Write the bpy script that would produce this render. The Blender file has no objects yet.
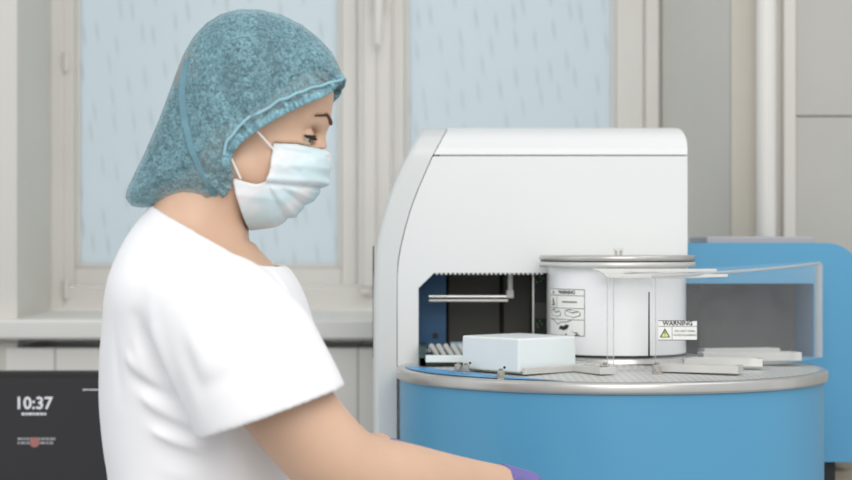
import bpy, bmesh, math, random
import numpy as np
from mathutils import Vector, Matrix, Euler
random.seed(7)
C = bpy.context.scene.collection
FPX = 1800.0; CX = 426.0; HY = 245.0; CZ = 1.35

# ------------------------------------------------------------------ camera
cam_d = bpy.data.cameras.new('camera'); cam = bpy.data.objects.new('camera', cam_d); C.objects.link(cam)
cam.location = (0, 0, CZ); cam.rotation_euler = (math.pi/2, 0, 0)
cam_d.sensor_width = 36; cam_d.lens = FPX/852*36; cam_d.shift_y = 5/852
cam_d.clip_start = .05
cam_d.dof.use_dof = True; cam_d.dof.focus_distance = 2.35; cam_d.dof.aperture_fstop = 4.5
bpy.context.scene.camera = cam

# ------------------------------------------------------------------ world and light
world = bpy.data.worlds.new('world'); bpy.context.scene.world = world; world.use_nodes = True
wn = world.node_tree.nodes; wn['Background'].inputs[0].default_value = (.95, .975, 1.0, 1); wn['Background'].inputs[1].default_value = .86
def area(name, loc, target, size, power, col=(1, 1, 1), sy=None):
    l = bpy.data.lights.new(name, 'AREA'); l.energy = power; l.color = col; l.size = size
    if sy: l.shape = 'RECTANGLE'; l.size_y = sy
    o = bpy.data.objects.new(name, l); C.objects.link(o); o.location = loc
    o.rotation_euler = (Vector(target)-Vector(loc)).to_track_quat('-Z', 'Y').to_euler(); return o
area('ceiling_panel_light', (.3, .1, 2.45), (.2, 2.9, 1.1), 1.6, 34, (1, .975, .94))
area('ceiling_panel_light', (1.3, 2.1, 2.9), (.3, 2.7, 1.2), 1.0, 6, (1, .98, .95))
area('cool_area_light', (-1.9, 1.4, 2.2), (-.3, 2.2, 1.3), 1.5, 5, (.92, .96, 1))  # soft cool lamp inside the room at the left; no window there
area('cool_area_light', (-.2, 5.4, 2.0), (-.2, 3.8, 1.6), 2.6, 78, (.95, .98, 1))  # daylight from outside, falling on the frosted panes
sc = bpy.context.scene
sc.view_settings.view_transform = 'Standard'; sc.view_settings.look = 'None'
sc.view_settings.gamma = 1; sc.view_settings.use_curve_mapping = False
sc.view_settings.exposure = -.10

# ------------------------------------------------------------------ helpers
def P(px, py, d):
    """a point of the place from its bearing (pixel) and its distance"""
    return Vector(((px-CX)*d/FPX, d, CZ-(py-HY)*d/FPX))
def X(px, d): return (px-CX)*d/FPX
def Z(py, d): return CZ-(py-HY)*d/FPX
def lin(c):
    return tuple(((v/255)/12.92 if v/255 <= .04045 else ((v/255+.055)/1.055)**2.4) for v in c)
def mat(name, rgb, rough=.5, metal=0, noise=0, nscale=8, alpha=1, trans=0, bump=0, bscale=60, emit=None, estr=1, sub=0, coat=0, stretch=None, ior=None):
    m = bpy.data.materials.new(name); m.use_nodes = True
    nt = m.node_tree; b = nt.nodes['Principled BSDF']; col = lin(rgb)
    b.inputs['Base Color'].default_value = (*col, 1); b.inputs['Roughness'].default_value = rough
    b.inputs['Metallic'].default_value = metal; b.inputs['Alpha'].default_value = alpha
    b.inputs['Transmission Weight'].default_value = trans
    b.inputs['Coat Weight'].default_value = coat
    if ior: b.inputs['IOR'].default_value = ior
    if sub:
        b.inputs['Subsurface Weight'].default_value = sub; b.inputs['Subsurface Scale'].default_value = .012
        b.inputs['Subsurface Radius'].default_value = (1, .35, .2)
    if emit:
        b.inputs['Emission Color'].default_value = (*lin(emit), 1); b.inputs['Emission Strength'].default_value = estr
    tc = nt.nodes.new('ShaderNodeTexCoord'); mp = nt.nodes.new('ShaderNodeMapping')
    nt.links.new(tc.outputs['Object'], mp.inputs[0])
    if stretch: mp.inputs['Scale'].default_value = stretch
    if noise:
        n = nt.nodes.new('ShaderNodeTexNoise'); n.inputs['Scale'].default_value = nscale; n.inputs['Detail'].default_value = 5
        nt.links.new(mp.outputs[0], n.inputs['Vector'])
        r = nt.nodes.new('ShaderNodeValToRGB'); r.color_ramp.elements[0].position = .3; r.color_ramp.elements[1].position = .7
        r.color_ramp.elements[0].color = (*[max(0, v*(1-noise)) for v in col], 1)
        r.color_ramp.elements[1].color = (*[min(1, v*(1+noise)) for v in col], 1)
        nt.links.new(n.outputs['Fac'], r.inputs[0]); nt.links.new(r.outputs[0], b.inputs['Base Color'])
    if bump:
        n = nt.nodes.new('ShaderNodeTexNoise'); n.inputs['Scale'].default_value = bscale; n.inputs['Detail'].default_value = 4
        nt.links.new(mp.outputs[0], n.inputs['Vector'])
        bp = nt.nodes.new('ShaderNodeBump'); bp.inputs['Strength'].default_value = bump; bp.inputs['Distance'].default_value = .002
        nt.links.new(n.outputs['Fac'], bp.inputs['Height']); nt.links.new(bp.outputs[0], b.inputs['Normal'])
    return m
M = {}
M['wall'] = mat('painted_wall', (214, 211, 204), .7, noise=.02, nscale=3, bump=.1)
M['wall_tile'] = mat('wall_panel', (182, 180, 174), .5, noise=.02)
M['frame'] = mat('window_paint', (221, 218, 212), .45, noise=.02, nscale=6)
M['sill'] = mat('sill_paint', (226, 225, 220), .4, noise=.015)
M['floor'] = mat('floor_vinyl', (150, 150, 145), .5, noise=.08)
M['bench'] = mat('bench_laminate', (205, 205, 200), .5, noise=.03)
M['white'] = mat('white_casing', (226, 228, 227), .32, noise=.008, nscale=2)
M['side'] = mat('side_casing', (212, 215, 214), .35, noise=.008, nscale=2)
M['cyl'] = mat('white_drum_paint', (238, 239, 240), .22, coat=.3)
M['blue'] = mat('blue_casing', (86, 158, 197), .38, noise=.015, nscale=2)
M['blue_dark'] = mat('blue_inner_panel', (38, 88, 128), .5, noise=.03)
M['decal'] = mat('blue_decal', (75, 155, 210), .4, noise=.02)
M['steel'] = mat('brushed_steel', (200, 198, 194), .33, metal=.75, noise=.05, nscale=30)
M['clamp'] = mat('clamp_steel', (165, 162, 154), .3, metal=.8, noise=.08, nscale=60)
M['steel_light'] = mat('satin_steel', (214, 213, 209), .42, metal=.45, noise=.04, nscale=40)
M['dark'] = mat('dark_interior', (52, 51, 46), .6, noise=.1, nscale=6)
M['dark2'] = mat('dark_panel', (64, 62, 55), .55, noise=.06, nscale=6)
M['dark_part_gap'] = mat('dark_gap', (30, 30, 30), .6, noise=.05)  # near-black for small parts, and for shade put into gaps
M['smoke'] = mat('dark_grey_chamber', (108, 104, 98), .5, noise=.05, nscale=4)
M['grey'] = mat('grey_plastic', (190, 190, 186), .45, noise=.03)
M['green'] = mat('led_green', (70, 130, 60), .4, noise=.2, nscale=90)
M['circuit'] = mat('dark_green_rack', (50, 72, 70), .5, noise=.35, nscale=150)
M['paper'] = mat('label_film', (238, 238, 234), .5, noise=.01)
M['ink'] = mat('label_ink', (40, 40, 42), .6, noise=.05)
M['yellow'] = mat('label_yellow', (222, 226, 150), .5, noise=.03)
M['foam'] = mat('frosted_plastic', (226, 234, 234), .35, noise=.02, trans=.0, sub=.25)
M['skin'] = mat('skin', (212, 175, 149), .5, noise=.05, nscale=14, sub=.12, bump=.08, bscale=300)
M['hair'] = mat('brown_hair', (46, 34, 28), .55, noise=.35, nscale=40, bump=.6, bscale=120)
M['lash'] = mat('dark_lashes', (40, 28, 24), .7, noise=.1)
M['brow'] = mat('brow_hair', (92, 60, 46), .7, noise=.2, nscale=200)
M['eye'] = mat('eye_white', (215, 208, 200), .15, coat=.5, noise=.02)
M['iris'] = mat('iris_brown', (40, 30, 26), .15, coat=.5, noise=.2, nscale=200)
M['shirt'] = mat('white_cotton', (243, 242, 244), .8, noise=.006, nscale=20, bump=.12, bscale=22)
M['glove'] = mat('purple_nitrile', (112, 102, 170), .42, noise=.06, nscale=20, bump=.5, bscale=60)
M['shoe'] = mat('shoe_white', (220, 220, 218), .5, noise=.02)
M['monitor'] = mat('monitor_plastic', (30, 29, 30), .4, noise=.05)
M['screen'] = mat('monitor_screen', (26, 26, 28), .25, noise=.2, nscale=5, emit=(44, 42, 43), estr=.35)
M['glow'] = mat('screen_text', (200, 200, 205), .5, noise=.01, emit=(190, 192, 196), estr=.45)
M['glow_dim'] = mat('screen_small_text', (120, 120, 122), .5, noise=.01, emit=(112, 112, 116), estr=.8)
M['glow_red'] = mat('screen_icon', (130, 80, 78), .5, noise=.01, emit=(120, 82, 80), estr=.8)
M['strap'] = mat('ear_loop', (236, 236, 234), .7, noise=.02)
M['band'] = mat('cap_band', (146, 190, 204), .7, noise=.1, nscale=60)
M['logo'] = mat('pale_print', (150, 196, 222), .5, noise=.02)

def clear_mat(name, rgb, amount=.12, rough=.05):
    """thin clear acrylic: mostly see-through, a little haze and gloss"""
    m = bpy.data.materials.new(name); m.use_nodes = True; nt = m.node_tree; nt.nodes.clear()
    out = nt.nodes.new('ShaderNodeOutputMaterial'); tr = nt.nodes.new('ShaderNodeBsdfTransparent')
    pr = nt.nodes.new('ShaderNodeBsdfPrincipled'); pr.inputs['Base Color'].default_value = (*lin(rgb), 1); pr.inputs['Roughness'].default_value = rough
    n = nt.nodes.new('ShaderNodeTexNoise'); n.inputs['Scale'].default_value = 6
    lw_ = nt.nodes.new('ShaderNodeLayerWeight'); fp = nt.nodes.new('ShaderNodeMath'); fp.operation = 'POWER'; fp.inputs[1].default_value = 5; nt.links.new(lw_.outputs['Facing'], fp.inputs[0])
    fr = nt.nodes.new('ShaderNodeMath'); fr.operation = 'MULTIPLY'; fr.inputs[1].default_value = .35; nt.links.new(fp.outputs[0], fr.inputs[0])
    ma = nt.nodes.new('ShaderNodeMath'); ma.operation = 'MULTIPLY_ADD'; ma.inputs[1].default_value = .04; ma.inputs[2].default_value = amount-.02
    nt.links.new(n.outputs['Fac'], ma.inputs[0])
    ad = nt.nodes.new('ShaderNodeMath'); ad.operation = 'ADD'; ad.use_clamp = True
    nt.links.new(ma.outputs[0], ad.inputs[0]); nt.links.new(fr.outputs[0], ad.inputs[1])
    mx = nt.nodes.new('ShaderNodeMixShader'); nt.links.new(ad.outputs[0], mx.inputs[0])
    nt.links.new(tr.outputs[0], mx.inputs[1]); nt.links.new(pr.outputs[0], mx.inputs[2]); nt.links.new(mx.outputs[0], out.inputs[0])
    return m
M['acrylic'] = clear_mat('clear_acrylic', (225, 228, 230), .06)
M['acrylic_edge'] = clear_mat('acrylic_edge', (205, 207, 205), .55)

def frosted():
    m = bpy.data.materials.new('frosted_glass'); m.use_nodes = True; nt = m.node_tree; nt.nodes.clear()
    out = nt.nodes.new('ShaderNodeOutputMaterial')
    tc = nt.nodes.new('ShaderNodeTexCoord'); mp = nt.nodes.new('ShaderNodeMapping'); mp.inputs['Rotation'].default_value = (0, math.radians(14), 0)
    mp.inputs['Scale'].default_value = (26, 26, 13)
    nt.links.new(tc.outputs['Object'], mp.inputs[0])
    vo = nt.nodes.new('ShaderNodeTexVoronoi'); vo.inputs['Scale'].default_value = 1; vo.inputs['Randomness'].default_value = .55
    nt.links.new(mp.outputs[0], vo.inputs['Vector'])
    # thin upright streaks: distance squeezed in x
    sub = nt.nodes.new('ShaderNodeVectorMath'); sub.operation = 'SUBTRACT'
    nt.links.new(mp.outputs[0], sub.inputs[0]); nt.links.new(vo.outputs['Position'], sub.inputs[1])
    sx = nt.nodes.new('ShaderNodeVectorMath'); sx.operation = 'MULTIPLY'; sx.inputs[1].default_value = (11, 0, 2.4)
    nt.links.new(sub.outputs[0], sx.inputs[0])
    ln = nt.nodes.new('ShaderNodeVectorMath'); ln.operation = 'LENGTH'; nt.links.new(sx.outputs[0], ln.inputs[0])
    rp = nt.nodes.new('ShaderNodeValToRGB'); rp.color_ramp.elements[0].position = .45; rp.color_ramp.elements[1].position = .95
    rp.color_ramp.elements[0].color = (*lin((184, 190, 190)), 1); rp.color_ramp.elements[1].color = (*lin((210, 217, 220)), 1)
    nt.links.new(ln.outputs['Value'], rp.inputs[0])
    no = nt.nodes.new('ShaderNodeTexNoise'); no.inputs['Scale'].default_value = 3
    mx = nt.nodes.new('ShaderNodeMix'); mx.data_type = 'RGBA'; mx.inputs[7].default_value = (*lin((210, 217, 220)), 1)
    nt.links.new(no.outputs['Fac'], mx.inputs[0]); nt.links.new(rp.outputs[0], mx.inputs[6])
    d = nt.nodes.new('ShaderNodeBsdfDiffuse'); t = nt.nodes.new('ShaderNodeBsdfTranslucent')
    nt.links.new(mx.outputs[2], d.inputs[0]); nt.links.new(mx.outputs[2], t.inputs[0])
    ms = nt.nodes.new('ShaderNodeMixShader'); ms.inputs[0].default_value = .55
    nt.links.new(d.outputs[0], ms.inputs[1]); nt.links.new(t.outputs[0], ms.inputs[2]); nt.links.new(ms.outputs[0], out.inputs[0])
    return m
M['glass'] = frosted()

def cap_mat():
    m = bpy.data.materials.new('cap_fabric'); m.use_nodes = True; nt = m.node_tree; b = nt.nodes['Principled BSDF']
    b.inputs['Roughness'].default_value = .75
    tc = nt.nodes.new('ShaderNodeTexCoord')
    n = nt.nodes.new('ShaderNodeTexNoise'); n.inputs['Scale'].default_value = 190; n.inputs['Detail'].default_value = 6; n.inputs['Distortion'].default_value = 1.5
    nt.links.new(tc.outputs['Object'], n.inputs['Vector'])
    n2 = nt.nodes.new('ShaderNodeTexNoise'); n2.inputs['Scale'].default_value = 24; n2.inputs['Detail'].default_value = 3
    nt.links.new(tc.outputs['Object'], n2.inputs['Vector'])
    r = nt.nodes.new('ShaderNodeValToRGB'); r.color_ramp.elements[0].position = .36; r.color_ramp.elements[1].position = .66
    r.color_ramp.elements[0].color = (*lin((94, 128, 138)), 1); r.color_ramp.elements[1].color = (*lin((150, 196, 207)), 1)
    nt.links.new(n.outputs['Fac'], r.inputs[0]); nt.links.new(r.outputs[0], b.inputs['Base Color'])
    ad = nt.nodes.new('ShaderNodeMath'); ad.operation = 'ADD'; nt.links.new(n.outputs['Fac'], ad.inputs[0]); nt.links.new(n2.outputs['Fac'], ad.inputs[1])
    mr = nt.nodes.new('ShaderNodeMapRange'); mr.inputs[1].default_value = .75; mr.inputs[2].default_value = 1.25; mr.inputs[3].default_value = .34; mr.inputs[4].default_value = .66
    nt.links.new(ad.outputs[0], mr.inputs[0]); nt.links.new(mr.outputs[0], b.inputs['Alpha'])
    bp = nt.nodes.new('ShaderNodeBump'); bp.inputs['Strength'].default_value = .5; bp.inputs['Distance'].default_value = .002
    nt.links.new(n2.outputs['Fac'], bp.inputs['Height']); nt.links.new(bp.outputs[0], b.inputs['Normal'])
    return m
M['cap'] = cap_mat()
def mask_mat():
    m = mat('mask_fabric', (214, 228, 232), .7, bump=.25, bscale=90)
    nt = m.node_tree; b = nt.nodes['Principled BSDF']
    n = nt.nodes.new('ShaderNodeTexNoise'); n.inputs['Scale'].default_value = 22; n.inputs['Detail'].default_value = 2
    tc = nt.nodes.new('ShaderNodeTexCoord'); nt.links.new(tc.outputs['Object'], n.inputs['Vector'])
    r = nt.nodes.new('ShaderNodeValToRGB'); r.color_ramp.elements[0].position = .4; r.color_ramp.elements[1].position = .6
    r.color_ramp.elements[0].color = (*lin((232, 232, 234)), 1); r.color_ramp.elements[1].color = (*lin((205, 226, 231)), 1)
    nt.links.new(n.outputs['Fac'], r.inputs[0]); nt.links.new(r.outputs[0], b.inputs['Base Color'])
    return m
M['mask'] = mask_mat()
def tile_mat():
    m = bpy.data.materials.new('wall_panel_joints'); m.use_nodes = True; nt = m.node_tree; b = nt.nodes['Principled BSDF']
    b.inputs['Roughness'].default_value = .55
    tc = nt.nodes.new('ShaderNodeTexCoord'); mp = nt.nodes.new('ShaderNodeMapping'); mp.inputs['Rotation'].default_value = (math.pi/2, 0, 0)
    mp.inputs['Location'].default_value = (.1266, 1.5, 0)
    nt.links.new(tc.outputs['Object'], mp.inputs[0])
    br = nt.nodes.new('ShaderNodeTexBrick'); br.offset = 0; br.inputs['Scale'].default_value = 1
    br.inputs['Brick Width'].default_value = .2818; br.inputs['Row Height'].default_value = 3; br.inputs['Mortar Size'].default_value = .002
    br.inputs['Color1'].default_value = (*lin((238, 235, 229)), 1); br.inputs['Color2'].default_value = (*lin((240, 237, 232)), 1)
    br.inputs['Mortar'].default_value = (*lin((185, 182, 175)), 1)
    nt.links.new(mp.outputs[0], br.inputs['Vector']); nt.links.new(br.outputs[0], b.inputs['Base Color'])
    return m
M['tiles'] = tile_mat()
def deck_mat():
    m = mat('perforated_deck_steel', (205, 205, 201), .42, metal=.4)
    nt = m.node_tree; b = nt.nodes['Principled BSDF']
    tc = nt.nodes.new('ShaderNodeTexCoord'); mp = nt.nodes.new('ShaderNodeMapping'); mp.inputs['Rotation'].default_value = (0, 0, math.radians(45))
    nt.links.new(tc.outputs['Object'], mp.inputs[0])
    w = nt.nodes.new('ShaderNodeTexChecker'); w.inputs['Scale'].default_value = 130
    w.inputs['Color1'].default_value = (*lin((214, 214, 210)), 1); w.inputs['Color2'].default_value = (*lin((196, 196, 193)), 1)
    nt.links.new(mp.outputs[0], w.inputs['Vector']); nt.links.new(w.outputs[0], b.inputs['Base Color'])
    return m
M['deck'] = deck_mat()

def link(name, me, m, parent=None, smooth=None):
    o = bpy.data.objects.new(name, me); C.objects.link(o)
    if m: me.materials.append(M[m] if isinstance(m, str) else m)
    if parent: o.parent = parent; o.matrix_parent_inverse = parent.matrix_world.inverted() if False else Matrix.Translation(-parent.location)
    if smooth is not None:
        me.shade_smooth(); me.set_sharp_from_angle(angle=math.radians(smooth))
    return o
def bmobj(name, bm, m, parent=None, smooth=35, bevel=0, seg=2):
    bmesh.ops.recalc_face_normals(bm, faces=bm.faces)
    me = bpy.data.meshes.new(name); bm.to_mesh(me); bm.free()
    o = link(name, me, m, parent, smooth)
    if bevel:
        md = o.modifiers.new('bevel', 'BEVEL'); md.width = bevel; md.segments = seg; md.limit_method = 'ANGLE'; md.angle_limit = math.radians(40)
        md.harden_normals = True
    return o
def box(bm, x0, x1, y0, y1, z0, z1, rot=None):
    v = [bm.verts.new((x, y, z)) for x in (x0, x1) for y in (y0, y1) for z in (z0, z1)]
    for f in ((0,1,3,2),(4,6,7,5),(0,4,5,1),(2,3,7,6),(0,2,6,4),(1,5,7,3)): bm.faces.new([v[i] for i in f])
    if rot:
        for q in v: q.co = rot @ q.co
    return v
def prism(bm, pts, y0, y1, axis='y'):
    """extrude an outline (x,z) from y0 to y1, or (x,y) from z0 to z1"""
    f = (lambda p, t: (p[0], t, p[1])) if axis == 'y' else (lambda p, t: (p[0], p[1], t))
    a = [bm.verts.new(f(p, y0)) for p in pts]; b = [bm.verts.new(f(p, y1)) for p in pts]; n = len(pts)
    bm.faces.new(a); bm.faces.new(b[::-1])
    for i in range(n): bm.faces.new((a[i], b[i], b[(i+1) % n], a[(i+1) % n]))
    return a+b
def lathe(bm, prof, cx, cy, n=96, a0=0, a1=2*math.pi):
    full = abs(a1-a0-2*math.pi) < 1e-6; rings = []
    for k in range(n if full else n+1):
        a = a0+(a1-a0)*k/n
        rings.append([bm.verts.new((cx+r*math.cos(a), cy+r*math.sin(a), z)) for r, z in prof])
    m = len(rings)
    for k in range(m if full else m-1):
        A, B = rings[k], rings[(k+1) % m]
        for i in range(len(prof)-1): bm.faces.new((A[i], B[i], B[i+1], A[i+1]))
    return rings
def disc(bm, r, z, cx, cy, n=96):
    bm.faces.new([bm.verts.new((cx+r*math.cos(2*math.pi*k/n), cy+r*math.sin(2*math.pi*k/n), z)) for k in range(n)])
def tube(bm, pts, r, n=10, caps=True):
    pts = [Vector(p) for p in pts]; rr = r if isinstance(r, (list, tuple)) else [r]*len(pts); rings = []
    up = None
    for i, p in enumerate(pts):
        t = (pts[min(i+1, len(pts)-1)]-pts[max(i-1, 0)]).normalized()
        if up is None: up = t.orthogonal().normalized()
        up = (up-t*up.dot(t)).normalized(); s = t.cross(up)
        rings.append([bm.verts.new(p+rr[i]*(math.cos(2*math.pi*k/n)*up+math.sin(2*math.pi*k/n)*s)) for k in range(n)])
    for A, B in zip(rings, rings[1:]):
        for k in range(n): bm.faces.new((A[k], A[(k+1) % n], B[(k+1) % n], B[k]))
    if caps: bm.faces.new(rings[0][::-1]); bm.faces.new(rings[-1])
def empty(name, loc, label=None, cat=None, group=None):
    o = bpy.data.objects.new(name, None); C.objects.link(o); o.location = loc; o.empty_display_size = .05
    if label: tag(o, label, cat, group)
    return o
def tag(o, label, cat, group=None):
    o['label'] = label; o['category'] = cat
    if group: o['group'] = group
    return o
def struct(o): o['kind'] = 'structure'; return o

# ------------------------------------------------------------------ the room
WY = 3.35; FY = 3.80
bm = bmesh.new(); box(bm, -3, 3, -1.0, 4.0, -.05, 0); struct(bmobj('floor', bm, 'floor'))
XL0, XL1 = X(17, WY), X(50, FY); XR0, XR1 = X(731, WY), X(655, FY-.02)
ZS = 1.213; ZT = 2.45
bm = bmesh.new()
prism(bm, [(-3, WY), (XL0, WY), (XL1, FY+.08), (-3, FY+.08)], 0, 2.8, 'z')                     # left of the window
prism(bm, [(XR0, WY), (3, WY), (3, FY+.08), (XR1, FY+.08)], 0, 2.8, 'z')
box(bm, -1.2, 1.2, WY+.001, FY+.079, ZT, 2.799)
struct(bmobj('wall_back', bm, 'wall'))
bm = bmesh.new(); box(bm, XL0-.02, XR0+.02, WY-.001, FY+.07, .0, ZS-.055)
struct(bmobj('wall_back', bm, 'tiles'))
# sill board
bm = bmesh.new(); box(bm, XL0-.5, XR0+.03, 3.305, FY-.03, ZS-.037, ZS)
struct(bmobj('trim_1', bm, 'sill', bevel=.006))
# window: outer frame, two sashes, mullion, panes
win = struct(empty('window_1', (X(350, FY), FY, ZS)))
def wbox(name, px0, px1, y0, y1, z0, z1, m='frame', bev=.004, d=None):
    d = d or y0; b = bmesh.new(); box(b, X(px0, d), X(px1, d), y0, y1, z0, z1); return bmobj(name, b, m, win, bevel=bev)
wbox('frame_stile', 48, 63, 3.785, 3.86, ZS, ZT); wbox('frame_stile', 645, 660, 3.785, 3.86, ZS, ZT)
wbox('frame_rail', 63, 645, 3.79, 3.86, ZS, Z(287, 3.79)); wbox('frame_rail', 63, 645, 3.79, 3.86, ZT-.05, ZT)
wbox('mullion', 358, 391, 3.775, 3.86, Z(287, 3.79), ZT-.05)
wbox('mullion_cover', 363, 376, 3.765, 3.776, Z(287, 3.79), ZT-.05, bev=.003)
def sash(a, b, c, e):
    s = empty('sash', (X((a+b)/2, 3.8), 3.8, Z(287, 3.8))); s.parent = win; s.matrix_parent_inverse = Matrix.Translation(-win.location)
    s.name = 'sash'
    bb = bmesh.new()
    z0, z1 = Z(286, 3.795), ZT-.055; zb, zt = Z(268, 3.795), ZT-.11
    x0, x1, xa, xb = X(a, 3.795), X(b, 3.795), X(c, 3.795), X(e, 3.795)
    box(bb, x0, xa, 3.795, 3.84, z0, z1); box(bb, xb, x1, 3.795, 3.84, z0, z1)
    box(bb, xa, xb, 3.795, 3.84, z0, zb); box(bb, xa, xb, 3.795, 3.84, zt, z1)
    # inner glazing bead
    t = .009
    box(bb, xa, xa+t, 3.803, 3.83, zb, zt); box(bb, xb-t, xb, 3.803, 3.83, zb, zt); box(bb, xa+t, xb-t, 3.803, 3.83, zb, zb+t)
    o = bmobj('sash_frame', bb, 'frame', None, bevel=.003); o.parent = s; o.matrix_parent_inverse = Matrix.Translation(-s.location-win.location*0)
    s.matrix_parent_inverse = Matrix.Identity(4); s.location = s.location-win.location
    o.matrix_parent_inverse = Matrix.Translation(-(s.location+win.location))
    bb = bmesh.new(); box(bb, xa+.001, xb-.001, 3.818, 3.822, zb+.001, zt-.001)
    g = bmobj('pane', bb, 'glass', None); g.parent = s; g.matrix_parent_inverse = o.matrix_parent_inverse.copy()
sash(63, 357, 74.5, 341.5); sash(392, 644, 404.5, 616)
bm = bmesh.new()
box(bm, X(374, 3.76), X(384, 3.76), 3.745, 3.765, Z(12, 3.76), Z(-22, 3.76))
tube(bm, [P(379, -10, 3.745), P(379, -8, 3.715), P(378.5, 8, 3.71), P(378, 45, 3.712)], [.011, .011, .010, .008], 10)
bmobj('handle', bm, 'frame', win, bevel=.003)
for z in (Z(289, 3.75), Z(60, 3.75)):
    bm = bmesh.new(); tube(bm, [(X(66, 3.78), 3.78, z-.02), (X(66, 3.78), 3.78, z+.02)], .006); bmobj('hinge', bm, 'frame', win)
bm = bmesh.new(); tube(bm, [P(362, 291, 3.775), P(371, 291, 3.765)], .008); bmobj('latch', bm, 'frame', win)
# trims on the right of the window
bm = bmesh.new(); box(bm, X(731, 3.33), X(757, 3.33), 3.33, WY-.001, 0, 2.79); o = struct(bmobj('trim_2', bm, mat('trim_beige', (196, 190, 178), .6, noise=.02), bevel=.004))
bm = bmesh.new(); box(bm, X(784, 3.32), X(797, 3.32), 3.325, WY-.001, 0, 2.79); struct(bmobj('trim_3', bm, 'wall', bevel=.004))
bm = bmesh.new(); box(bm, X(797, 3.33), 2.9, 3.338, WY-.001, 0, Z(117, 3.338)); box(bm, X(797, 3.33), 2.9, 3.338, WY-.001, Z(115.6, 3.338), 2.79)
struct(bmobj('trim_4', bm, 'wall_tile', bevel=.001))
pipe = empty('heating_pipe', (X(766, 3.28), 3.28, 0), 'white painted vertical heating pipe right of the window', 'pipe')
bm = bmesh.new(); tube(bm, [(X(766, 3.28), 3.28, 0.001), (X(766, 3.28), 3.28, 2.75)], .018, 20); bmobj('pipe_run', bm, 'frame', pipe)
bm = bmesh.new()
for z in (.5, 2.2):
    bm = bmesh.new(); tube(bm, [(X(766, 3.28), 3.28, z), (X(766, 3.28), WY-.001, z)], .008, 8); lathe(bm, [(.0185, z-.01), (.022, z-.01), (.022, z+.01), (.0185, z+.01)], X(766, 3.28), 3.28, 24); bmobj('bracket', bm, 'frame', pipe)

# ------------------------------------------------------------------ bench
BT = .75
bench = empty('lab_bench', (0, 2.85, 0), 'white laminate laboratory bench under the blue and white analyser', 'bench')
bm = bmesh.new(); box(bm, -1.35, 1.1, 2.38, 3.24, BT-.035, BT); bmobj('worktop', bm, 'bench', bench, bevel=.004)
for x in (-1.3, -.1, 1.05):
    bm = bmesh.new(); box(bm, x-.02, x+.02, 2.42, 3.20, 0, BT-.035); bmobj('side_panel', bm, 'bench', bench, bevel=.002)
bm = bmesh.new(); box(bm, -1.28, 1.03, 3.18, 3.199, .1, BT-.036); bmobj('back_panel', bm, 'bench', bench)

# ------------------------------------------------------------------ text helper
dg = None
def text_mesh(txt, size, bold=True, align='CENTER'):
    cu = bpy.data.curves.new('t', 'FONT'); cu.body = txt; cu.size = size; cu.align_x = align; cu.align_y = 'CENTER'; cu.extrude = .00005
    cu.resolution_u = 3
    if bold: cu.offset = size*.02
    o = bpy.data.objects.new('t', cu); C.objects.link(o)
    bpy.context.view_layer.update()
    me = bpy.data.meshes.new_from_object(o.evaluated_get(bpy.context.evaluated_depsgraph_get()))
    bpy.data.objects.remove(o); bpy.data.curves.remove(cu); return me
def add_text(bm, txt, size, u, v, bold=True):
    """text in a (u, v) plane: x right, z up, written into bm at y=0"""
    me = text_mesh(txt, size, bold); b2 = bmesh.new(); b2.from_mesh(me)
    for q in b2.verts: q.co = Vector((q.co.x+u, -q.co.z, q.co.y+v))
    m2 = bpy.data.meshes.new('t2'); b2.to_mesh(m2); b2.free(); bm.from_mesh(m2)
    bpy.data.meshes.remove(m2); bpy.data.meshes.remove(me)

# ------------------------------------------------------------------ monitor at the left
mon = empty('monitor', (-.78, 3.05, BT), 'black monitor showing the time 10:37, behind the woman at lower left', 'monitor')
mx0, mx1, mz0, mz1 = -.99, X(138, 3.0), .80, Z(371.5, 3.0)
bm = bmesh.new(); box(bm, mx0, mx1, 3.0, 3.035, mz0, mz1); bmobj('casing', bm, 'monitor', mon, bevel=.004)
bm = bmesh.new(); box(bm, mx0+.012, mx1-.012, 2.998, 2.9998, mz0+.02, mz1-.010); scr = bmobj('screen', bm, 'screen', mon)
bm = bmesh.new(); box(bm, -.80, -.76, 3.035, 3.06, BT+.012, 1.0); box(bm, -.90, -.66, 2.98, 3.14, BT, BT+.012); bmobj('stand', bm, 'monitor', mon, bevel=.004)
def scrobj(name, b, m):
    for q in b.verts: q.co += Vector((0, 2.9972, 0))
    o = bmobj(name, b, m, None, smooth=None); o.parent = scr; return o
bm = bmesh.new(); add_text(bm, '10:37', .0285, X(34, 3), Z(403.5, 3)); scrobj('clock_digits', bm, 'glow')
bm = bmesh.new()
xx = X(22, 3)
while xx < X(46, 3): w = random.uniform(.003, .008); box(bm, xx, xx+w, -.0003, .0003, Z(415, 3), Z(412.6, 3)); xx += w+.0015
scrobj('date_line', bm, 'glow'); bm = bmesh.new()
xx = X(83, 3)
while xx < X(99, 3): w = random.uniform(.003, .008); box(bm, xx, xx+w, -.0003, .0003, Z(390.2, 3), Z(389, 3)); xx += w+.001
scrobj('menu_line', bm, 'glow')
bm = bmesh.new()
for yy in (437.5, 441.5):
    xx = X(18, 3)
    while xx < X(52, 3): w = random.uniform(.003, .009); box(bm, xx, xx+w, -.0003, .0003, Z(yy+2.4, 3), Z(yy, 3)); xx += w+.0015
scrobj('message_line', bm, 'glow_dim')
bm = bmesh.new(); bmesh.ops.create_circle(bm, cap_ends=True, radius=.0085, segments=20, matrix=Matrix.Translation((X(35, 3), -.0008, Z(442, 3))) @ Matrix.Rotation(math.pi/2, 4, 'X'))
scrobj('icon', bm, 'glow_red')

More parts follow.
